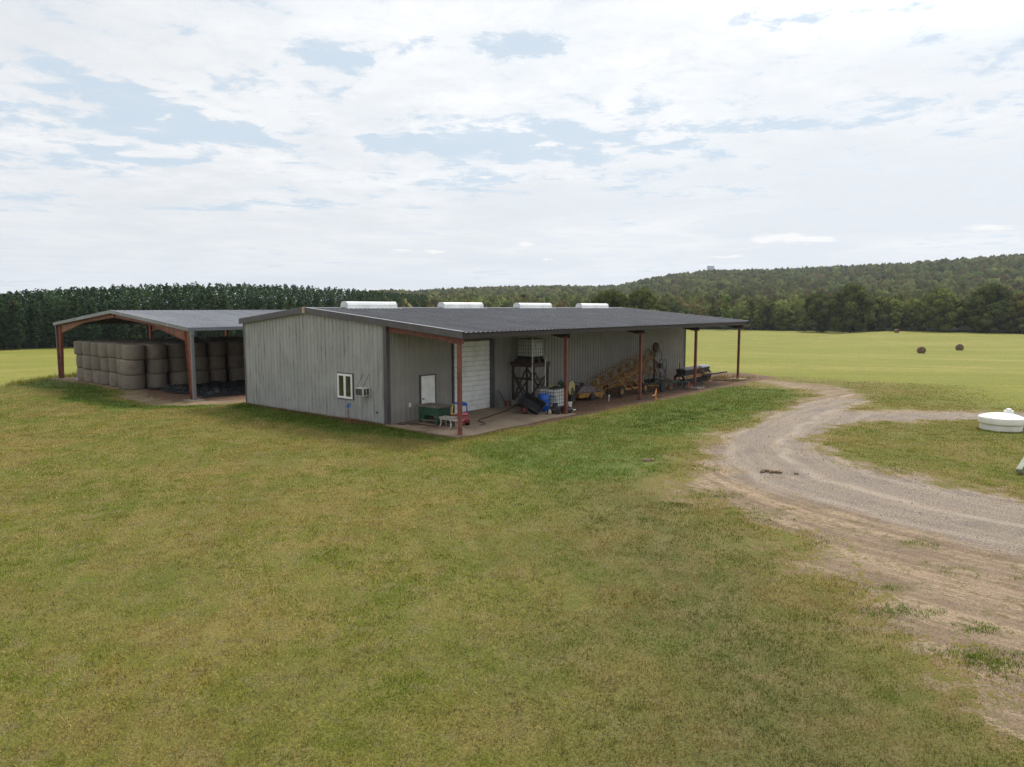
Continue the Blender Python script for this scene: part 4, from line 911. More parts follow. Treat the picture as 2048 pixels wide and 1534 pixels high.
# ride-on toy car
tcx = at('toy_car', 'red ride-on toy car with a blue roof and yellow windscreen frame behind the small tables', 'toy car', 2.05, 2.62, 0, R(75))
mb = MB(); mb.prism([(-.55, .16), (.42, .16), (.56, .24), (.54, .42), (.25, .50), (.16, .30), (-.12, .28), (-.22, .52), (-.52, .50), (-.58, .3)], .44, (0, -.22, 0)); mb.build('body', M['tredp'], tcx, bevel=.03)
MB().prism([(-.50, .52), (-.24, .54), (-.26, .62), (-.46, .62)], .40, (0, -.20, 0)).build('seat', M['pinkp'], tcx, bevel=.02)
mb = MB()
for y in (-.2, .2): mb.tube([(-.36, y, .55), (-.40, y, .82), (-.33, y, .98), (-.18, y, 1.03)], .028, 8)
mb.build('rear_pillar', M['tbluep'], tcx)
mb = MB(); mb.prism([(-.42, .98), (-.30, 1.06), (-.02, 1.08), (.20, 1.02), (.20, .985), (-.02, 1.03), (-.28, 1.01), (-.40, .94)], .46, (0, -.23, 0)); mb.build('roof', M['tbluep'], tcx)
mb = MB()
for y in (-.2, .2): mb.tube([(.28, y, .46), (.24, y, .75), (.17, y, 1.0)], .028, 8)
mb.tube([(.28, -.2, .5), (.28, .2, .5)], .025, 8); mb.build('windscreen_frame', M['tyelp'], tcx)
for x in (-.36, .36):
    for y in (-.25, .25): MB().cyl((x, y - .05, .13), (x, y + .05, .13), .13, .13, 18).build('wheel', M['rubber'], tcx)
# hoses
def hose(name, label, pts, r=.018):
    P_ = [wp(u, w_, .03 + r) for u, w_ in pts]; sm = []
    for i in range(len(P_) - 1):
        p0, p1, p2, p3 = P_[max(i - 1, 0)], P_[i], P_[i + 1], P_[min(i + 2, len(P_) - 1)]
        for t_ in np.linspace(0, 1, 7)[:-1]: sm.append(.5 * ((2 * p1) + (-p0 + p2) * t_ + (2 * p0 - 5 * p1 + 4 * p2 - p3) * t_ ** 2 + (-p0 + 3 * p1 - 3 * p2 + p3) * t_ ** 3))
    sm.append(P_[-1]); return tag(MB().tube(sm, r, 6).build(name, M['hose'], None, True), label, 'hose')
hose('garden_hose', 'dark hose looped loosely on the pad in front of the workbench', [(1.2, .15), (.8, .6), (.35, .75), (.25, .45), (.6, .35), (1.0, .9), (.85, 1.35), (.5, 1.2), (.6, .85), (.95, 1.2), (.9, 1.9), (1.05, 2.2), (1.5, 2.3)])
hose('garden_hose', 'long brown hose running along the pad towards the tote stand', [(2.4, 3.6), (2.9, 3.5), (3.2, 2.9), (3.6, 2.5), (4.4, 2.3), (5.3, 2.0), (6.2, 1.75), (7.0, 1.5), (7.7, 1.1), (8.3, 1.0)], .022)
# leaning ramps, buckets
rp = at('loading_ramp', 'pair of narrow metal ramps leaning on the wall right of the overhead door', 'ramp', 7.62, .10, .03)
for x in (0, .22): 
    mb = MB()
    for k in (-.07, .07): mb.bar((x + k, -.42, 0), (x + k - .05, -.02, .92), .02, .05)
    for q in np.linspace(.08, .92, 7): mb.bar((x - .07 - .05 * q, -.42 + .4 * q, .92 * q), (x + .07 - .05 * q, -.42 + .4 * q, .92 * q), .02, .02)
    mb.build('ramp_rail', M['galv'], rp)
bd = at('leaning_board', 'dark narrow board leaning on the wall beside the metal ramps', 'board', 8.02, .1, .03); MB().bar((0.1, -.38, 0.0), (-.12, -.04, .85), .14, .03).build('plank', M['trim'], bd)
def bucket(u, w_, m_, lb, r=.14, h=.30):
    t_ = at('bucket', lb, 'bucket', u, w_, .03); MB().lathe([(.0, .0), (r * .82, 0), (r, h), (r * 1.06, h), (r * 1.06, h - .03), (r * .97, h - .02), (r * .80, .02), (0, .02)], 20).build('pail', m_, t_, True)
    MB().tube([(0, -r, h - .03), (r * .5, -r * .8, h - .09), (r * .8, 0, h - .12), (r * .5, r * .8, h - .09), (0, r, h - .03)], .006, 5).build('bucket_handle', M['galv'], t_)
bucket(8.15, .5, M['redb'], 'rusty orange bucket by the wall left of the tote stand', .13, .32)
bucket(8.6, .45, M['galv'], 'grey bucket by the wall beside the rusty orange one', .15, .32)
bucket(8.35, .25, M['redb'], 'second rusty pail tucked against the wall behind the orange bucket', .12, .26)
# IBC totes
def tote(name, label, u, w_, z, m_, rz=0):
    t_ = at(name, label, 'water tote', u, w_, z, rz)
    mb = MB(); mb.b2((-.50, -.58, .0), (.50, .58, .02))
    for x in (-.42, -.04, .34): mb.b2((x, -.58, .021), (x + .09, .58, .11))
    mb.b2((-.50, -.58, .111), (.50, .58, .135)); mb.build('pallet', M['dark'], t_)
    MB().b2((-.47, -.55, .15), (.47, .55, 1.08)).build('bottle', m_, t_, bevel=.07)
    MB().cyl((0, 0, 1.07), (0, 0, 1.13), .12, .12, 16).build('cap', M['black'], t_)
    mb = MB(); X0, Y0 = .50, .58
    for x in np.linspace(-X0, X0, 7):
        for y in (-Y0, Y0): mb.bar((x, y, .136), (x, y, 1.12), .016, .016)
    for y in np.linspace(-Y0, Y0, 8)[1:-1]:
        for x in (-X0, X0): mb.bar((x, y, .136), (x, y, 1.12), .016, .016)
    for z_ in (.16, .36, .56, .76, .95, 1.12):
        for y in (-Y0, Y0): mb.bar((-X0, y, z_), (X0, y, z_), .02, .02)
        for x in (-X0, X0): mb.bar((x, -Y0, z_), (x, Y0, z_), .02, .02)
    mb.bar((-.1, -Y0, 1.13), (-.1, Y0, 1.13), .025, .02); mb.build('cage', M['cage'], t_); return t_
up = tote('water_tote', 'caged white water tote standing high on the dark timber stand against the wall', 9.35, 1.15, 2.60, M['ibc'])
MB().b2((-.25, -.588 , .62), (.15, -.592, .86)).build('label_plate', M['galv'], up)
tote('water_tote', 'caged white water tote on the ground behind the blue barrel', 8.92, 2.95, 0.03, M['ibc2'], .05)
st = at('tote_stand', 'tall dark timber stand with crossed braces carrying the upper water tote', 'stand', 9.35, 1.15, 0.02)
for x in (-.62, .62):
    for y in (-.72, .72): MB().b2((x - .05, y - .05, 0), (x + .05, y + .05, 2.36)).build('leg', M['dwood'], st)
mb = MB()
for y in (-.79, .79): mb.b2((-.72, y - .02, 2.18), (.72, y + .02, 2.359))
for x in (-.70, .70): mb.b2((x - .02, -.769, 2.18), (x + .02, .769, 2.359))
for k in range(7): mb.b2((-.78, -.80 + k * .235, 2.36), (.78, -.80 + k * .235 + .2, 2.41))
for k in range(3): mb.b2((-.6 + k * .5, -.65, 2.41), (-.45 + k * .5, .65, 2.58))
mb.build('platform', M['dwood'], st)
mb = MB()
for y in (-.795, .795): mb.bar((-.62, y, .15), (.62, y, 1.9), .04, .09).bar((-.62, y * 1.03, 1.9), (.62, y * 1.03, .15), .04, .09)
for x in (-.69, .69): mb.bar((x, -.72, .15), (x, .72, 1.9), .04, .09).bar((x * 1.04, -.72, 1.9), (x * 1.04, .72, .15), .04, .09)
mb.b2((-.74, -.84, 1.48), (.1, -.80, 1.6)); mb.b2((-.78, -.7, 1.48), (-.74, .7, 1.6)); mb.build('cross_brace', M['dwood'], st)
for u, w_, za, zb, lb in ((8.65, 1.85, .9, 3.78, 'long white plastic pipe rising past the left side of the upper tote'), (9.55, 2.05, 1.15, 2.62, 'white plastic pipe dropping from the upper tote to the lower one')):
    tag(MB().tube([wp(u, w_, za), wp(u - .03, w_, (za + zb) / 2), wp(u - .02, w_, zb)], .024, 8).build('water_pipe', M['pvc'], None, True), lb, 'pipe')
# barrel
br = at('plastic_barrel', 'bright blue plastic barrel between the black cart and the lower water tote', 'barrel', 8.05, 3.05, .03)
MB().lathe([(0, 0), (.26, 0), (.285, .04), (.29, .28), (.30, .30), (.30, .33), (.29, .35), (.29, .58), (.30, .60), (.30, .63), (.29, .65), (.285, .84), (.27, .88), (.25, .885), (.25, .86), (0, .86)], 28).build('shell', M['blue'], br, True)
for y in (-.12, .12): MB().cyl((0, y, .86), (0, y, .885), .03).build('bung', M['blue'], br)
# tipped dump cart
dc = at('dump_cart', 'black poly dump cart tipped forward with red-hubbed wheels in front of the blue barrel', 'cart', 7.0, 3.05, .03, R(-72))
Tm = Matrix.Translation((0, 0, .46)) @ Matrix.Rotation(R(27), 4, 'Y') @ Matrix.Rotation(R(38), 4, 'X')
def tub():
    mb = MB(); o = [(-.62, -.38), (.62, -.38), (.62, .38), (-.62, .38)]; i_ = [(-.50, -.29), (.46, -.29), (.46, .29), (-.50, .29)]
    def r_(pl, z, g=0.): return [Tm @ Vector((x + (g if x > 0 else -g), y + (g if y > 0 else -g), z)) for x, y in pl]
    vs = r_(o, .18, .04) + r_(o, .18) + r_(i_, -.14) + r_(i_, -.18, .03) + r_(o, .14, .04)
    fs = []
    for k in range(4):
        k2 = (k + 1) % 4; fs += [(k, k2, 4 + k2, 4 + k), (4 + k, 4 + k2, 8 + k2, 8 + k), (16 + k, 16 + k2, k2, k), (12 + k, 12 + k2, 16 + k2, 16 + k)]
    fs += [(8, 9, 10, 11), (15, 14, 13, 12)]; return mb.add(vs, fs)
tub().build('tub', M['black'], dc, bevel=.012)
for y in (-.42, .42):
    wv = MB().ring((-.22, y, .20), (0, 1, 0), .15, .055, 22, 8).build('wheel', M['rubber'], dc, True); MB().cyl((-.22, y - .035, .20), (-.22, y + .035, .20), .11, .11, 16).build('rim', M['tredp'], wv)
MB().bar((-.22, -.42, .20), (-.22, .42, .20), .03, .03).bar((-.22, 0, .20), (-.5, 0, .62), .04, .04).bar((-.5, 0, .62), (-.95, 0, 1.0), .03, .03).build('axle_frame', M['dark'], dc)
# red gas can, pump, white jug
rc = at('fuel_can', 'low red plastic fuel can at the foot of the blue barrel', 'can', 7.85, 3.75, .03, .4); MB().b2((-.22, -.12, 0), (.22, .12, .14)).build('can', M['tredp'], rc, bevel=.03); MB().tube([(-.1, 0, .14), (-.05, 0, .2), (.06, 0, .2), (.1, 0, .14)], .014, 6).build('can_handle', M['tredp'], rc)
pm = at('push_mower', 'black push mower with small wheels partly behind the second red post', 'mower', 7.72, 4.02, .03, R(20))
MB().prism([(-.30, .10), (.34, .10), (.36, .22), (.22, .30), (-.24, .30), (-.34, .22)], .52, (0, -.26, 0)).build('deck', M['black'], pm, bevel=.03)
MB().cyl((0, 0, .30), (0, 0, .44), .15, .13, 16).b2((-.12, -.1, .44), (.12, .1, .52)).build('engine', M['dark'], pm)
mb = MB()
for y in (-.2, .2): mb.tube([(-.3, y, .22), (-.5, y, .6), (-.62, y * .8, .92)], .013, 6)
mb.tube([(-.62, -.16, .92), (-.62, .16, .92)], .014, 6); mb.build('handle_bar', M['dark'], pm)
for x in (-.28, .28):
    for y in (-.29, .29): MB().cyl((x, y - .03, .1), (x, y + .03, .1), .1, .1, 16).build('wheel', M['rubber'], pm)
pb = at('planter_pot', 'dark rounded pot lying just right of the second red post', 'pot', 8.30, 4.40, .02); MB().lathe([(0, 0), (.20, 0), (.28, .12), (.27, .24), (.22, .30), (.20, .28), (.0, .26)], 20).build('bowl', M['black'], pb, True)
wj = at('well_cap', 'white plastic filter canister with pipe fittings right of the second red post', 'canister', 9.0, 4.05, .0)
MB().cyl((0, 0, 0.02), (0, 0, .42), .10, .10, 16).cyl((0, 0, .42), (0, 0, .48), .13, .13, 16).build('canister', M['pvc'], wj)
MB().tube([(0, .1, .30), (-.1, .4, .32), (-.3, .55, .28), (-.45, .55, .1)], .035, 8).tube([(.1, -.1, .06), (.32, -.14, .05)], .03, 8).cyl((0, 0, .0), (.12, -.1, .02), .12, .1, 12).build('pipe_fitting', M['pvc'], wj)
jug = at('plastic_jug', 'small dirty white jug on the ground left of the push mower', 'jug', 7.35, 3.95, .03); MB().lathe([(0, 0), (.085, 0), (.095, .03), (.095, .15), (.03, .21), (.03, .25), (0, .25)], 14).build('jug_body', M['chair'], jug, True)
# gear heaped on the lower tote
bg_ = at('feed_bag', 'yellow and black bags slumped on top of the lower water tote', 'bag', 9.0, 2.95, 1.17)
def blob(mb, c, s, seed=0, n=16, m_=9):
    rr = np.random.default_rng(seed); rows = []
    for i in range(m_):
        f = math.pi * i / (m_ - 1); rows.append([(c[0] + s[0] * math.sin(f) * math.cos(2 * math.pi * k / n) * (1 + rr.normal() * .07), c[1] + s[1] * math.sin(f) * math.sin(2 * math.pi * k / n) * (1 + rr.normal() * .07), c[2] + s[2] * math.cos(f) * (1 + rr.normal() * .08)) for k in range(n)])
    return mb.add([v for r_ in rows for v in r_], [(i * n + k, i * n + (k + 1) % n, (i + 1) * n + (k + 1) % n, (i + 1) * n + k) for i in range(m_ - 1) for k in range(n)])
blob(MB(), (.05, -.05, .06), (.42, .28, .075), 1).build('yellow_bag', M['paley'], bg_, True); blob(MB(), (-.15, -.35, .07), (.28, .22, .07), 2).build('black_bag', M['black'], bg_, True)
# wire spool on stand
sp_ = at('cable_reel', 'dark reel with a pale yellow disc standing right of the lower water tote', 'reel', 11.6, 2.0, 0, R(10))
MB().cyl((-.02, -.30, .86), (-.02, .30, .86), .22, .22, 20).build('drum', M['green'], sp_, True); MB().cyl((-.02, -.36, .86), (-.02, -.30, .86), .42, .42, 28).build('disc', M['paley'], sp_); MB().cyl((-.02, .30, .86), (-.02, .36, .86), .42, .42, 28).build('disc', M['green'], sp_)
mb = MB()
for y in (-.42, .42): mb.bar((-.4, y, 0), (-.02, y, .88), .05, .05).bar((.36, y, 0), (-.02, y, .88), .05, .05)
mb.b2((-.4, -.44, .10), (.36, .44, .16)); mb.build('stand', M['dgreen'], sp_)
for y in (-.5, .5): MB().cyl((-.3, y - .05, .26), (-.3, y + .05, .26), .26, .26, 18).build('wheel', M['rubber'], sp_)
# rotary cutter
mo = at('rotary_cutter', 'yellow-edged rotary cutter with a dull purple-grey deck between the reel and the yellow stand', 'mower', 13.75, 1.65, 0, R(-12))
MB().b2((-.95, -.75, .34), (.95, .75, .40)).build('deck', M['deck'], mo, bevel=.02)
mb = MB(); mb.b2((-1.0, -.80, .16), (1.0, -.76, .42)); mb.b2((-1.0, .76, .16), (1.0, .80, .42)); mb.b2((-1.0, -.759, .16), (-.96, .759, .42)); mb.b2((.96, -.759, .16), (1.0, .759, .42)); mb.build('side_skirt', M['yellow'], mo)
MB().prism([(-.85, .40), (.80, .40), (.55, .74), (-.45, .80)], 1.0, (0, -.50, 0)).build('hood', M['deck'], mo, bevel=.04)
MB().cyl((0, 0, .78), (0, 0, .95), .12).bar((0, 0, .9), (-.9, .1, 1.05), .06, .06).bar((-.9, .1, 1.05), (-.9, .1, .5), .05, .05).build('gearbox', M['dark'], mo)
MB().cyl((.0, -.95, .2), (0, -.85, .2), .2, .2, 16).build('wheel', M['rubber'], mo)
# pale yellow stand
ys = at('implement_stand', 'pale yellow three-legged hitch frame between the rotary cutter and the yellow hay rake', 'stand', 15.35, 1.75, 0, .2)
for a_, b_ in (((-.55, -.35, 0), (.02, 0, 1.10)), ((.50, -.30, 0), (.06, 0, 1.08)), ((.15, .55, 0), (.04, .02, 1.08))): MB().bar(a_, b_, .09, .06).build('leg', M['paley'], ys)
MB().bar((-.40, -.26, .28), (.36, -.22, .28), .06, .05).b2((-.62, -.44, .0), (-.40, -.24, .10)).b2((.0, -.2, .1), (.35, .1, .34)).build('cross_bar', M['paley'], ys)

# ------------------------------------------------------------------ wheel rake
rk = at('wheel_rake', 'yellow wheel hay rake with rows of tined wheels folded up against the long wall', 'hay rake', 17.2, 2.3, 0)
def rake_wheel(c, nrm, R_=.66):
    c = Vector(c); d = Vector(nrm).normalized(); u = Vector((0, 0, 1)); x = d.cross(u).normalized(); y = d.cross(x)
    mb = MB(); mb.ring(c, d, R_ * .72, .018, 26, 5).ring(c, d, R_ * .28, .02, 16, 5).cyl(c - d * .06, c + d * .06, .09, .09, 12)
    for k in range(20):
        a_ = 2 * math.pi * k / 20; e = x * math.cos(a_) + y * math.sin(a_); f = x * math.cos(a_ + .16) + y * math.sin(a_ + .16)
        if k % 2 == 0: mb.tube([c + e * .1, c + e * R_ * .72], .010, 4)
        mb.tube([c + e * R_ * .66, c + f * R_ * .88 + d * .03, c + f * R_ * 1.04 + d * .09], .0125, 4)
    return mb
nr = (-.78, .12, .62)
for k in range(8):
    f = k / 7; p = (-2.7 + 7.0 * f, .35 - .1 * f, .82 + 1.45 * f ** .9)
    rake_wheel(p, (nr[0] + .06 * math.sin(k * 2), nr[1] + .12 * math.sin(k * 3), nr[2]), .74).build('rake_wheel', M['yellow'], rk)
for k in range(5):
    p = (-1.2 + 1.05 * k, -.45, .72 + .18 * k); rake_wheel(p, (-.8, -.05, .5 + .1 * (k % 2)), .62).build('rake_wheel', M['yellow'], rk)
mb = MB(); mb.bar((-2.6, .15, .55), (4.4, .1, 2.05), .10, .10).bar((-1.9, -.2, .55), (2.4, -.3, 1.6), .10, .10).bar((-1.35, -.55, 1.05), (-.45, -.75, .36), .09, .09).bar((.15, -.75, 1.0), (.95, -.95, .30), .09, .09)
mb.bar((-1.6, -.75, .42), (2.0, -.85, .42), .11, .11).bar((0.1, -.8, .42), (.2, .1, 1.3), .08, .08).bar((1.6, -.8, .42), (1.7, .05, 1.75), .08, .08).bar((2.0, -.85, .42), (3.6, -1.3, .30), .08, .08); mb.build('frame', M['yellow'], rk)
mb = MB()
for k in range(8):
    f = k / 7; p = Vector((-2.7 + 7.0 * f, .35 - .1 * f, .82 + 1.45 * f ** .9)); mb.bar(p, p + Vector((-.25, -.12, -.38)), .04, .04)
mb.build('wheel_arm', M['yellow'], rk)
for (x, y) in ((-1.35, -.85), (1.3, -1.0), (-.9, .6)):
    wv = MB().ring((x, y, .34), (.1, 1, 0), .25, .09, 24, 8).build('tyre', M['rubber'], rk, True); MB().cyl((x, y - .04, .34), (x, y + .04, .34), .17, .17, 16).build('rim', M['yellow'], wv)
mb = MB().tube([(-.3, -.9, .5), (.1, -1.1, .15), (.7, -1.15, .12), (1.1, -.95, .45), (1.5, -.9, .8)], .03, 6).bar((.3, -1.0, .05), (1.9, -1.2, .12), .05, .05); mb.build('hydraulic_hose', M['rubber'], rk)
# dark cultivator with folded arm and gauge wheel
cu = at('cultivator', 'black hay tedder folded upright with a round disc on top, behind the yellow rake', 'tedder', 22.1, 2.0, 0)
mb = MB(); mb.tube([(0, 0, .3), (.05, 0, 1.2), (-.1, 0, 2.0), (.1, 0, 2.6)], [.09, .08, .08, .06], 8).bar((-.1, 0, 1.9), (.7, -.1, 1.35), .12, .10).bar((.7, -.1, 1.35), (.95, -.1, 1.5), .1, .1).bar((-1.0, 0, 2.62), (-.1, 0, 2.35), .04, .05).bar((-.5, 0, 2.45), (.1, 0, 2.15), .10, .12).b2((.45, -.25, 1.25), (.85, .1, 1.6)); mb.b2((-.15, -.15, .2), (.2, .15, .6)); mb.build('frame', M['dark'], cu)
MB().cyl((.15, -.08, 2.72), (.15, .08, 2.72), .32, .32, 26).build('gauge_wheel', M['rubber'], cu)
for k, pth in enumerate(([(.2, 0, 2.3), (.6, -.05, 2.5), (.95, -.05, 2.2), (.85, -.05, 1.75)], [(.9, -.1, 1.5), (1.3, -.12, 1.85), (1.6, -.12, 1.6), (1.5, -.1, 1.0), (1.4, -.1, .4)], [(.6, -.1, 1.3), (1.1, -.15, 1.2), (1.25, -.15, .9)], [(-.3, -.1, 1.6), (.0, -.15, 1.0), (.3, -.1, .5)], [(.7, 0, 1.6), (1.0, 0, 1.9), (1.25, 0, 1.75)], [(.1, -.1, 1.5), (.5, -.15, .9), (.45, -.2, .5)])): MB().tube(pth, .022, 6).build('tine_arm', M['dark'], cu)
# low green harrow
gh = at('disc_harrow', 'faded green and rusty disc harrow lying low between the rake and the seed drill', 'harrow', 21.6, 3.4, 0)
mb = MB(); mb.bar((-2.0, -.35, .38), (2.2, .35, .42), .10, .10).bar((-1.6, .5, .36), (2.0, -.45, .36), .10, .10).bar((-1.9, -.3, .3), (-1.5, .6, .34), .08, .08).bar((1.9, -.4, .36), (2.3, .4, .40), .08, .08).bar((-2.0, .1, .5), (-.6, .2, .9), .07, .07).bar((-.6, .2, .9), (.6, .0, .45), .07, .07).bar((-1.3, -.9, .08), (-.2, -.2, .42), .06, .06); mb.build('frame', M['dgreen'], gh)
for k in range(9):
    x = -1.4 + .40 * k; y = .5 - .24 * k; MB().lathe([(0, -.05), (.15, -.03), (.25, .02), (.25, .03), (.14, -.01), (0, -.03)], 18, (x, y, .25), Matrix.Rotation(R(84), 3, 'X')).build('disc', M['dark'] if k % 3 else M['redb'], gh)
MB().cyl((-2.0, -.6, .33), (-2.0, -.45, .33), .31, .31, 18).build('wheel', M['rubber'], gh)
# second low dark implement
mk = at('tine_harrow', 'flat dark steel drag harrow under the wall beside the seed drill', 'harrow', 22.2, 1.35, 0)
mb = MB()
for k in range(5): mb.bar((-1.3, -.6 + .3 * k, .28), (1.5, -.6 + .3 * k, .34), .06, .05)
for k in range(6): mb.bar((-1.2 + .5 * k, -.65, .33), (-1.2 + .5 * k, .65, .33), .05, .04)
mb.build('frame', M['dark'], mk)
for k in range(8): MB().bar((-1.2 + .36 * k, -.6 + (k % 5) * .3, .3), (-1.2 + .36 * k, -.6 + (k % 5) * .3, .0), .02, .02).build('tine', M['dark'], mk)
MB().bar((-1.0, -.7, .35), (-.9, -.7, 1.0), .03, .03).bar((1.1, -.5, .3), (1.1, -.5, .95), .03, .03).build('lever', M['dark'], mk)
# seed drill
sdv = at('seed_drill', 'old seed drill with dark hopper and yellow frame at the far end of the lean-to', 'seed drill', 26.6, 2.7, 0, R(3))
MB().prism([(-.28, .62), (.28, .62), (.36, 1.02), (-.36, 1.02)], 4.6, (-2.1, 0, 0), (0, 1, 0), (0, 0, 1), (1, 0, 0)).build('hopper', M['dark'], sdv)
MB().prism([(-.38, 1.025), (.38, 1.025), (.30, 1.12), (-.30, 1.12)], 3.0, (-2.14, 0, 0), (0, 1, 0), (0, 0, 1), (1, 0, 0)).build('lid', M['trim'], sdv)
MB().prism([(-.38, 1.025), (.38, 1.025), (.30, 1.13), (-.30, 1.13)], 1.62, (.90, 0, 0), (0, 1, 0), (0, 0, 1), (1, 0, 0)).build('lid', M['galv'], sdv)['label'] = 'pale lid section'
mb = MB(); mb.b2((-2.15, -.50, .46), (2.55, -.40, .60)); mb.b2((-2.15, .36, .46), (2.55, .44, .58)); mb.bar((.3, -.5, .55), (-.25, -.6, 1.2), .05, .05); mb.bar((1.1, -.55, .45), (.1, -.6, 1.15), .06, .06); mb.build('frame', M['yellow'], sdv)
mb = MB()
for k in range(12): x = -1.95 + .38 * k; mb.tube([(x, -.2, .62), (x, -.28, .35), (x + .03, -.1, .08)], .025, 5)
mb.build('seed_tube', M['redb'], sdv)
for k in range(12): x = -1.95 + .38 * k; MB().cyl((x, -.32, .2), (x + .02, -.30, .2), .19, .19, 16).build('opener_disc', M['dark'], sdv)
for x in (-2.35, 2.75):
    wv = MB().ring((x, 0, .42), (1, 0, 0), .33, .085, 26, 8).build('tyre', M['rubber'], sdv, True); MB().ring((x, 0, .42), (1, 0, 0), .24, .02, 20, 6).bar((x, 0, .20), (x, 0, .64), .03, .03).bar((x, -.22, .42), (x, .22, .42), .03, .03).cyl((x - .05, 0, .42), (x + .05, 0, .42), .07).build('rim', M['yellow'], wv)
MB().bar((.4, -.7, .52), (3.9, -1.15, .55), .12, .10).bar((1.5, -1.0, .1), (2.9, -2.5, .05), .08, .08).build('drawbar', M['dark'], sdv)
MB().bar((.6, 0, 1.1), (.52, .05, 1.62), .04, .04).bar((-2.3, 0, 1.0), (-2.35, 0, 1.55), .04, .04).build('lever', M['dark'], sdv)
# orange jack, white stake
oj = at('jack_stand', 'small orange hand-cranked jack standing at the edge of the grass by the third red post', 'jack', 16.2, 5.25, 0, .4)
MB().cyl((0, 0, 0), (0, 0, .42), .035).b2((-.10, -.1, .0), (.1, .1, .02)).b2((-.04, -.04, .42), (.3, .04, .50)).cyl((.3, 0, .32), (.3, 0, .62), .03).build('jack_body', M['orange'], oj)
MB().tube([(0, 0, .5), (-.12, 0, .52), (-.45, 0, .30), (-.9, 0, .34), (-1.3, .1, .38)], .022, 6).build('crank', M['orange'], oj)
sk = at('marker_stake', 'thin white marker stake in the dirt left of the third red post', 'stake', 13.8, 3.5); MB().cyl((0, 0, -.02), (0, 0, .30), .022).cyl((0, 0, .26), (0, 0, .36), .05, .05, 12).build('pipe', M['pvc'], sk)
# ------------------------------------------------------------------ right-hand side: white tank, timbers, clods
tk = thing('storage_tank', 'low white plastic tank with an overhanging domed lid on the grass at the right edge', 'tank', (21.87, 31.4, float(tz(21.87, 31.4)) - .02)); tk.scale = (.87, .87, .87)
MB().lathe([(0, 0), (.90, 0), (.93, .03), (.93, .30), (.90, .36), (.88, .4)], 44).build('base', M['tankm'], tk, True)
MB().lathe([(.88, .36), (1.0, .35), (1.03, .38), (1.04, .62), (1.01, .67)], 44).build('rim', M['tankm'], tk, True)
MB().lathe([(1.01, .665), (.96, .70), (.72, .79), (.42, .845), (.2, .86), (.0, .865)], 44).build('lid', M['tankt'], tk, True)
MB().lathe([(0.0, .7), (.23, .7), (.23, .92), (.21, .95), (.12, .95), (.12, 1.03), (.06, 1.05), (0, 1.05)], 20, (.72, .52, -.02)).build('hatch', M['tankt'], tk, True)
MB().cyl((.84, -.34, .10), (1.0, -.42, .10), .045).build('outlet_fitting', M['black'], tk)
bm_ = thing('timber_post', 'pale green treated timber propped at a slant at the right edge of the photo', 'timber', (16.55, 22.75, 0), R(38))
MB().bar((-.05, 0, .10), (1.0, 0, .58), .17, .15).build('beam', M['tread'], bm_, bevel=.01)
bm2 = thing('timber_post', 'darker timber lying beside the pale slanted one at the right edge', 'timber', (16.74, 22.66, 0), R(38))
MB().bar((-.05, 0, .08), (1.0, 0, .46), .12, .13).build('beam', M['wood'], bm2, bevel=.01)
def clod(x, y, s, lb):
    mb = MB(); 
    for k in range(4): blob(mb, (random.uniform(-.5, .5) * s, random.uniform(-.2, .2) * s, .02 * s), (.38 * s * random.uniform(.5, 1), .26 * s * random.uniform(.5, 1), .22 * s * random.uniform(.5, 1)), k, 9, 6)
    o = mb.build('earth_clod', M['clod'], None, True); o.location = (x, y, float(tz(x, y))); tag(o, lb, 'clod')
clod(4.77, 24.8, .42, 'dark earth clod on the green grass left of the road bend'); clod(8.42, 23.2, .30, 'brown clod of dead grass on the gravel road below the bend'); clod(8.75, 23.15, .30, 'second brown clod on the road right beside the first'); clod(9.3, 22.9, .14, 'small dark clod farther right on the gravel road')
clod(-4.6, 26.3, .09, 'tiny pale clod on the lawn below the barn corner')

# ------------------------------------------------------------------ grass
def blades(P_, hgt, wid, base, lean=.6, per=6, spread=.05):
    n = len(P_); N_ = n * per; c = np.repeat(P_, per, 0); c[:, :2] += rng.normal(size=(N_, 2)) * (spread[:, None].repeat(per, 0) if isinstance(spread, np.ndarray) else spread)
    h = np.repeat(hgt, per) * rng.uniform(.5, 1.2, N_); wd = np.repeat(wid, per) * rng.uniform(.7, 1.3, N_); a_ = rng.uniform(0, 6.283, N_); l = rng.uniform(.1, 1., N_) * lean
    dx, dy = np.cos(a_), np.sin(a_); p0 = c - np.stack([-dy * wd, dx * wd, h * 0], 1) / 2; p1 = c + np.stack([-dy * wd, dx * wd, h * 0], 1) / 2
    tip = c + np.stack([dx * h * l * 1.3, dy * h * l * 1.3, h * (1 - .35 * l)], 1); V = np.stack([p0, p1, tip], 1).reshape(-1, 3)
    col = np.repeat(base, per, 0) * rng.uniform(.5, 1.6, (N_, 1)); col = np.concatenate([col, np.ones((N_, 1))], 1); return V, np.arange(3 * N_).reshape(-1, 3), np.repeat(col, 3, 0)
def sample(n, y0, y1):
    y = np.sqrt(rng.uniform(y0 ** 2, y1 ** 2, n)); x = y * rng.uniform(-.86, .86, n); return x, y
GRN = np.array([.145, .188, .016]); YEL = np.array([.265, .215, .042]); STR = np.array([.44, .335, .150]); DGR = np.array([.062, .092, .018]); BRN = np.array([.155, .098, .038]); LSH = np.array([.095, .150, .022])
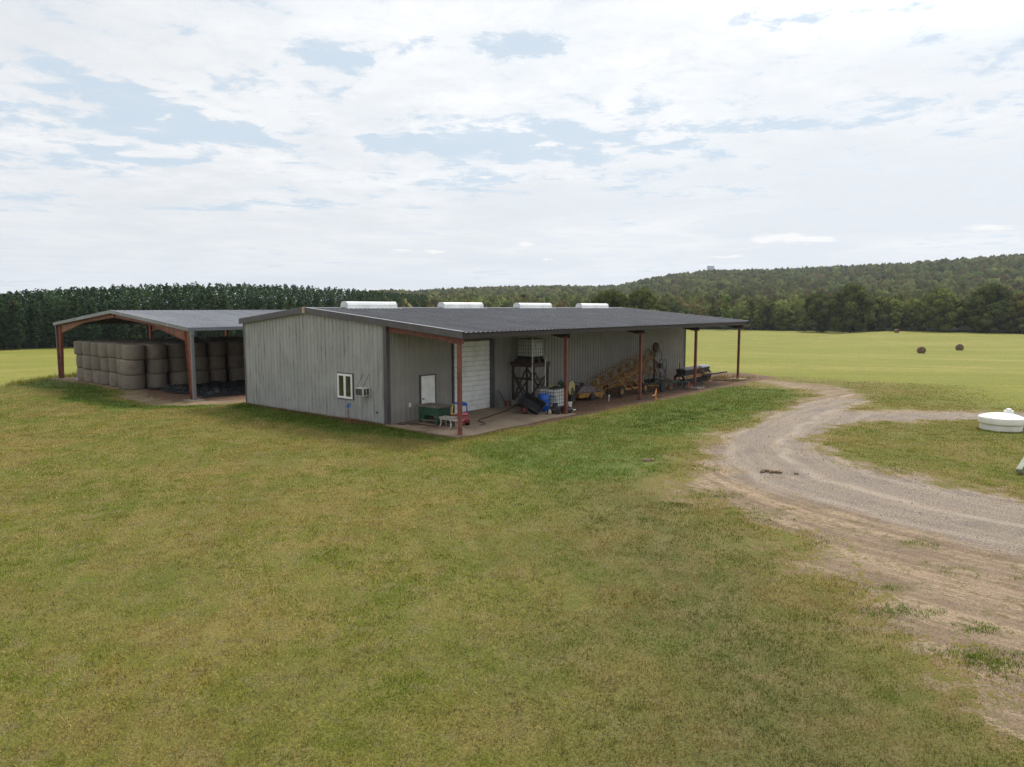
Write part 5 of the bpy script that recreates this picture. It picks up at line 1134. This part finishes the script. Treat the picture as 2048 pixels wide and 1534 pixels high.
def grasscol(x, y, lush_shade, olive):
    n = len(x); a_ = fbm(x, y, .55, 91, 4) * .62 + .38 * fbm(x * 1.5 + y * .35, y * .10, 1., 93, 3); b_ = fbm(x, y, 1.9, 92, 4); c_ = rng.uniform(size=n)
    t1 = sst(a_, .38, .62)[:, None]; col = GRN * (1 - t1) + YEL * t1
    k = (sst(b_, .55, .72) * .7)[:, None]; col = col * (1 - k) + STR * k
    k = (c_ < .11)[:, None]; col = np.where(k, STR * .95, col); k = ((c_ > .16) & (c_ < .26))[:, None]; col = np.where(k, BRN, col)
    ko = (olive * .65)[:, None]; col = col * (1 - ko) + (DGR * (1 - t1) + BRN * 1.05 * t1) * ko
    kd = (sst(fbm(x, y, .9, 55, 3), .60, .70) * olive * .9)[:, None]; col = col * (1 - kd) + DGR * .8 * kd
    kg = (sst(fbm(x, y, .42, 61, 4), .53, .66) * .55 * (1 - olive))[:, None]; col = col * (1 - kg) + np.array([.125, .20, .018]) * kg
    kb = (sst(fbm(x, y, .7, 63, 4), .55, .68) * .6)[:, None]; col = col * (1 - kb) + np.array([.30, .205, .085]) * kb
    kl = (sst(lush_shade + (b_ - .5), .3, .9) * np.where(lush_shade > 1.05, .92, .72))[:, None]; col = col * (1 - kl) + np.where((lush_shade > 1.02)[:, None], LSH * .72, LSH) * kl; return col  # blades on the two building strips are darkened as painted shadow
Vs = []; Fs = []; Cs = []; off = 0
for (n, y0, y1) in ((140000, 6.6, 58),):
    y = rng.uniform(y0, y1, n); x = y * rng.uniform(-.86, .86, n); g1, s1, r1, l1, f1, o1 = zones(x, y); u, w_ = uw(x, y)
    pat = fbm(x, y, .8, 21, 4)
    bare = np.maximum(np.maximum(sst(s1 + (pat - .5) * 1.6, .2, .62), sst(r1, .1, .6)), sst(g1, .1, .5)); keep = rng.uniform(size=n) > np.clip(bare, 0, .990)
    keep &= ~((u > -.12) & (u < 31) & (w_ > -12.2) & (w_ < 4.9)); keep &= ~((u > -1.3) & (w_ < -12.3) & (w_ > -36.5)); keep &= (w_ > -37) & (x > -34.9); keep &= rng.uniform(size=n) > np.maximum(f1, sst(y, 38, 57))
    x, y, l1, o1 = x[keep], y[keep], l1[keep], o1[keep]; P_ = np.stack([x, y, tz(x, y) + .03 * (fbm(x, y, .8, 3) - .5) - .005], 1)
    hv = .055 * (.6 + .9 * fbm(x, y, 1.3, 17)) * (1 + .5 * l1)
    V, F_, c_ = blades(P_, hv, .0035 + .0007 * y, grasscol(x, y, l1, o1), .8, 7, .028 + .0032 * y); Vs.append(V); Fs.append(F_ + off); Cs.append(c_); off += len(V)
gl = link('grass', npmesh('grass', np.concatenate(Vs), np.concatenate(Fs), M['grassm'], {'tint': np.concatenate(Cs)})); tag(gl, 'short mown lawn grass, green mixed with straw', 'grass', kind='stuff')
# dead grass strip along the gable, tall weeds by the far shed column, tufts on the dirt
def patch(name, pts_, hgt, wid, cols, label, per=9, spread=.12, cat='grass'):
    P_ = np.array([[x, y, float(tz(x, y)) - .01] for x, y in pts_]); ci = np.array(cols)[rng.integers(0, len(cols), len(P_))]
    V, F_, c_ = blades(P_, hgt * rng.uniform(.5, 1.1, len(P_)), np.full(len(P_), wid), ci, .5, per, spread); o = link(name, npmesh(name, V, F_, M['grassm'], {'tint': c_})); tag(o, label, cat, kind='stuff')
q = [tuple(wp(-.18 - abs(random.gauss(0, .10)), random.uniform(-12, .1))[:2]) for _ in range(420)] + [tuple(wp(-.45 + random.gauss(0, .22), -1.9 + random.gauss(0, .5))[:2]) for _ in range(260)]
patch('dead_grass', q, .15, .016, [BRN * .9, (.17, .09, .05), (.26, .17, .10)], 'brown dead grass along the foot of the gable wall')
q = [tuple(wp(random.uniform(-4.5, -.2), -37.0 + random.gauss(0, .6))[:2]) for _ in range(150)] + [(-34.9 + random.gauss(0, .5), random.uniform(44, 54.5)) for _ in range(60)] + [tuple(wp(random.uniform(-.5, 4), -37.2 + random.gauss(0, .5))[:2]) for _ in range(140)]
patch('tall_weeds', q, .42, .03, [GRN, YEL, (.24, .22, .09)], 'tall grassy weeds round the foot of the far left shed column', 7, .16)
q = [tuple(wp(random.uniform(28.5, 32.5), random.uniform(2.5, 5.2))[:2]) for _ in range(120)]
patch('tall_weeds', q, .42, .03, [BRN, YEL, (.24, .17, .09)], 'dry brown weeds round the seed drill and the last footing', 6, .16)
q = []
for (cx, cy, r_, n) in ((6.9, 12.15, .30, 60), (7.85, 11.5, .22, 34), (7.1, 10.6, .20, 34), (7.5, 10.4, .35, 50), (6.2, 13.3, .4, 40), (7.3, 13.2, .2, 16), (9.0, 14.2, .3, 16), (10.5, 13.6, .4, 20), (9.4, 15.9, .3, 18), (6.1, 18.3, .6, 60), (5.7, 20.2, .5, 50)):
    q += [(cx + random.gauss(0, r_), cy + random.gauss(0, r_ * .6)) for _ in range(n)]
patch('grass_tufts', q, .07, .012, [LSH * 1.15, GRN * 1.2, (.13, .17, .03)], 'green grass tufts growing in the bare dirt beside the road', 22, .06)
# stones on the road and dirt
n = 5200; y = rng.uniform(7, 34, n); x = rng.uniform(4, 20, n); g1, s1, *_ = zones(x, y); kp = rng.uniform(size=n) < np.maximum(g1 * .8, s1 * .35); x, y = x[kp], y[kp]; n = len(x)
OC = np.array([[1, 0, 0], [-1, 0, 0], [0, 1, 0], [0, -1, 0], [0, 0, .7], [0, 0, -.5]]); OF = np.array([[0, 2, 4], [2, 1, 4], [1, 3, 4], [3, 0, 4], [2, 0, 5], [1, 2, 5], [3, 1, 5], [0, 3, 5]])
s = (.008 + .022 * rng.uniform(size=n) ** 3)[:, None, None]; an = rng.uniform(0, 6.28, n); ca, sa = np.cos(an), np.sin(an)
V = OC[None] * s * rng.uniform(.6, 1.3, (n, 6, 1)); V = np.stack([V[..., 0] * ca[:, None] - V[..., 1] * sa[:, None] * .7, V[..., 0] * sa[:, None] + V[..., 1] * ca[:, None] * .7, V[..., 2]], -1) + np.stack([x, y, tz(x, y) - .02 + s[:, 0, 0] * .3], 1)[:, None, :]
cc = np.concatenate([np.array([.30, .27, .24]) * rng.uniform(.5, 1.6, (n, 1)), np.ones((n, 1))], 1)
go = link('gravel', npmesh('gravel', V.reshape(-1, 3), (OF[None] + 6 * np.arange(n)[:, None, None]).reshape(-1, 3), M['grassm'], {'tint': np.repeat(cc, 6, 0)})); tag(go, 'loose stones scattered over the gravel road', 'gravel', kind='stuff')

# ------------------------------------------------------------------ haze
HAZE = 0.00009
if HAZE:
    hm = bpy.data.materials.new('haze'); hm.use_nodes = True; t = NT(hm.node_tree); t.n.clear(); o = t.N('ShaderNodeOutputMaterial'); pv = t.N('ShaderNodeVolumePrincipled')
    pv.inputs['Color'].default_value = (.80, .88, 1, 1); pv.inputs['Density'].default_value = HAZE; pv.inputs['Anisotropy'].default_value = .3; t.l.new(pv.outputs[0], o.inputs['Volume'])
    hb = MB().b2((-3400, -900, -8), (3400, 3500, 170)).build('haze', hm); tag(hb, kind='stuff')
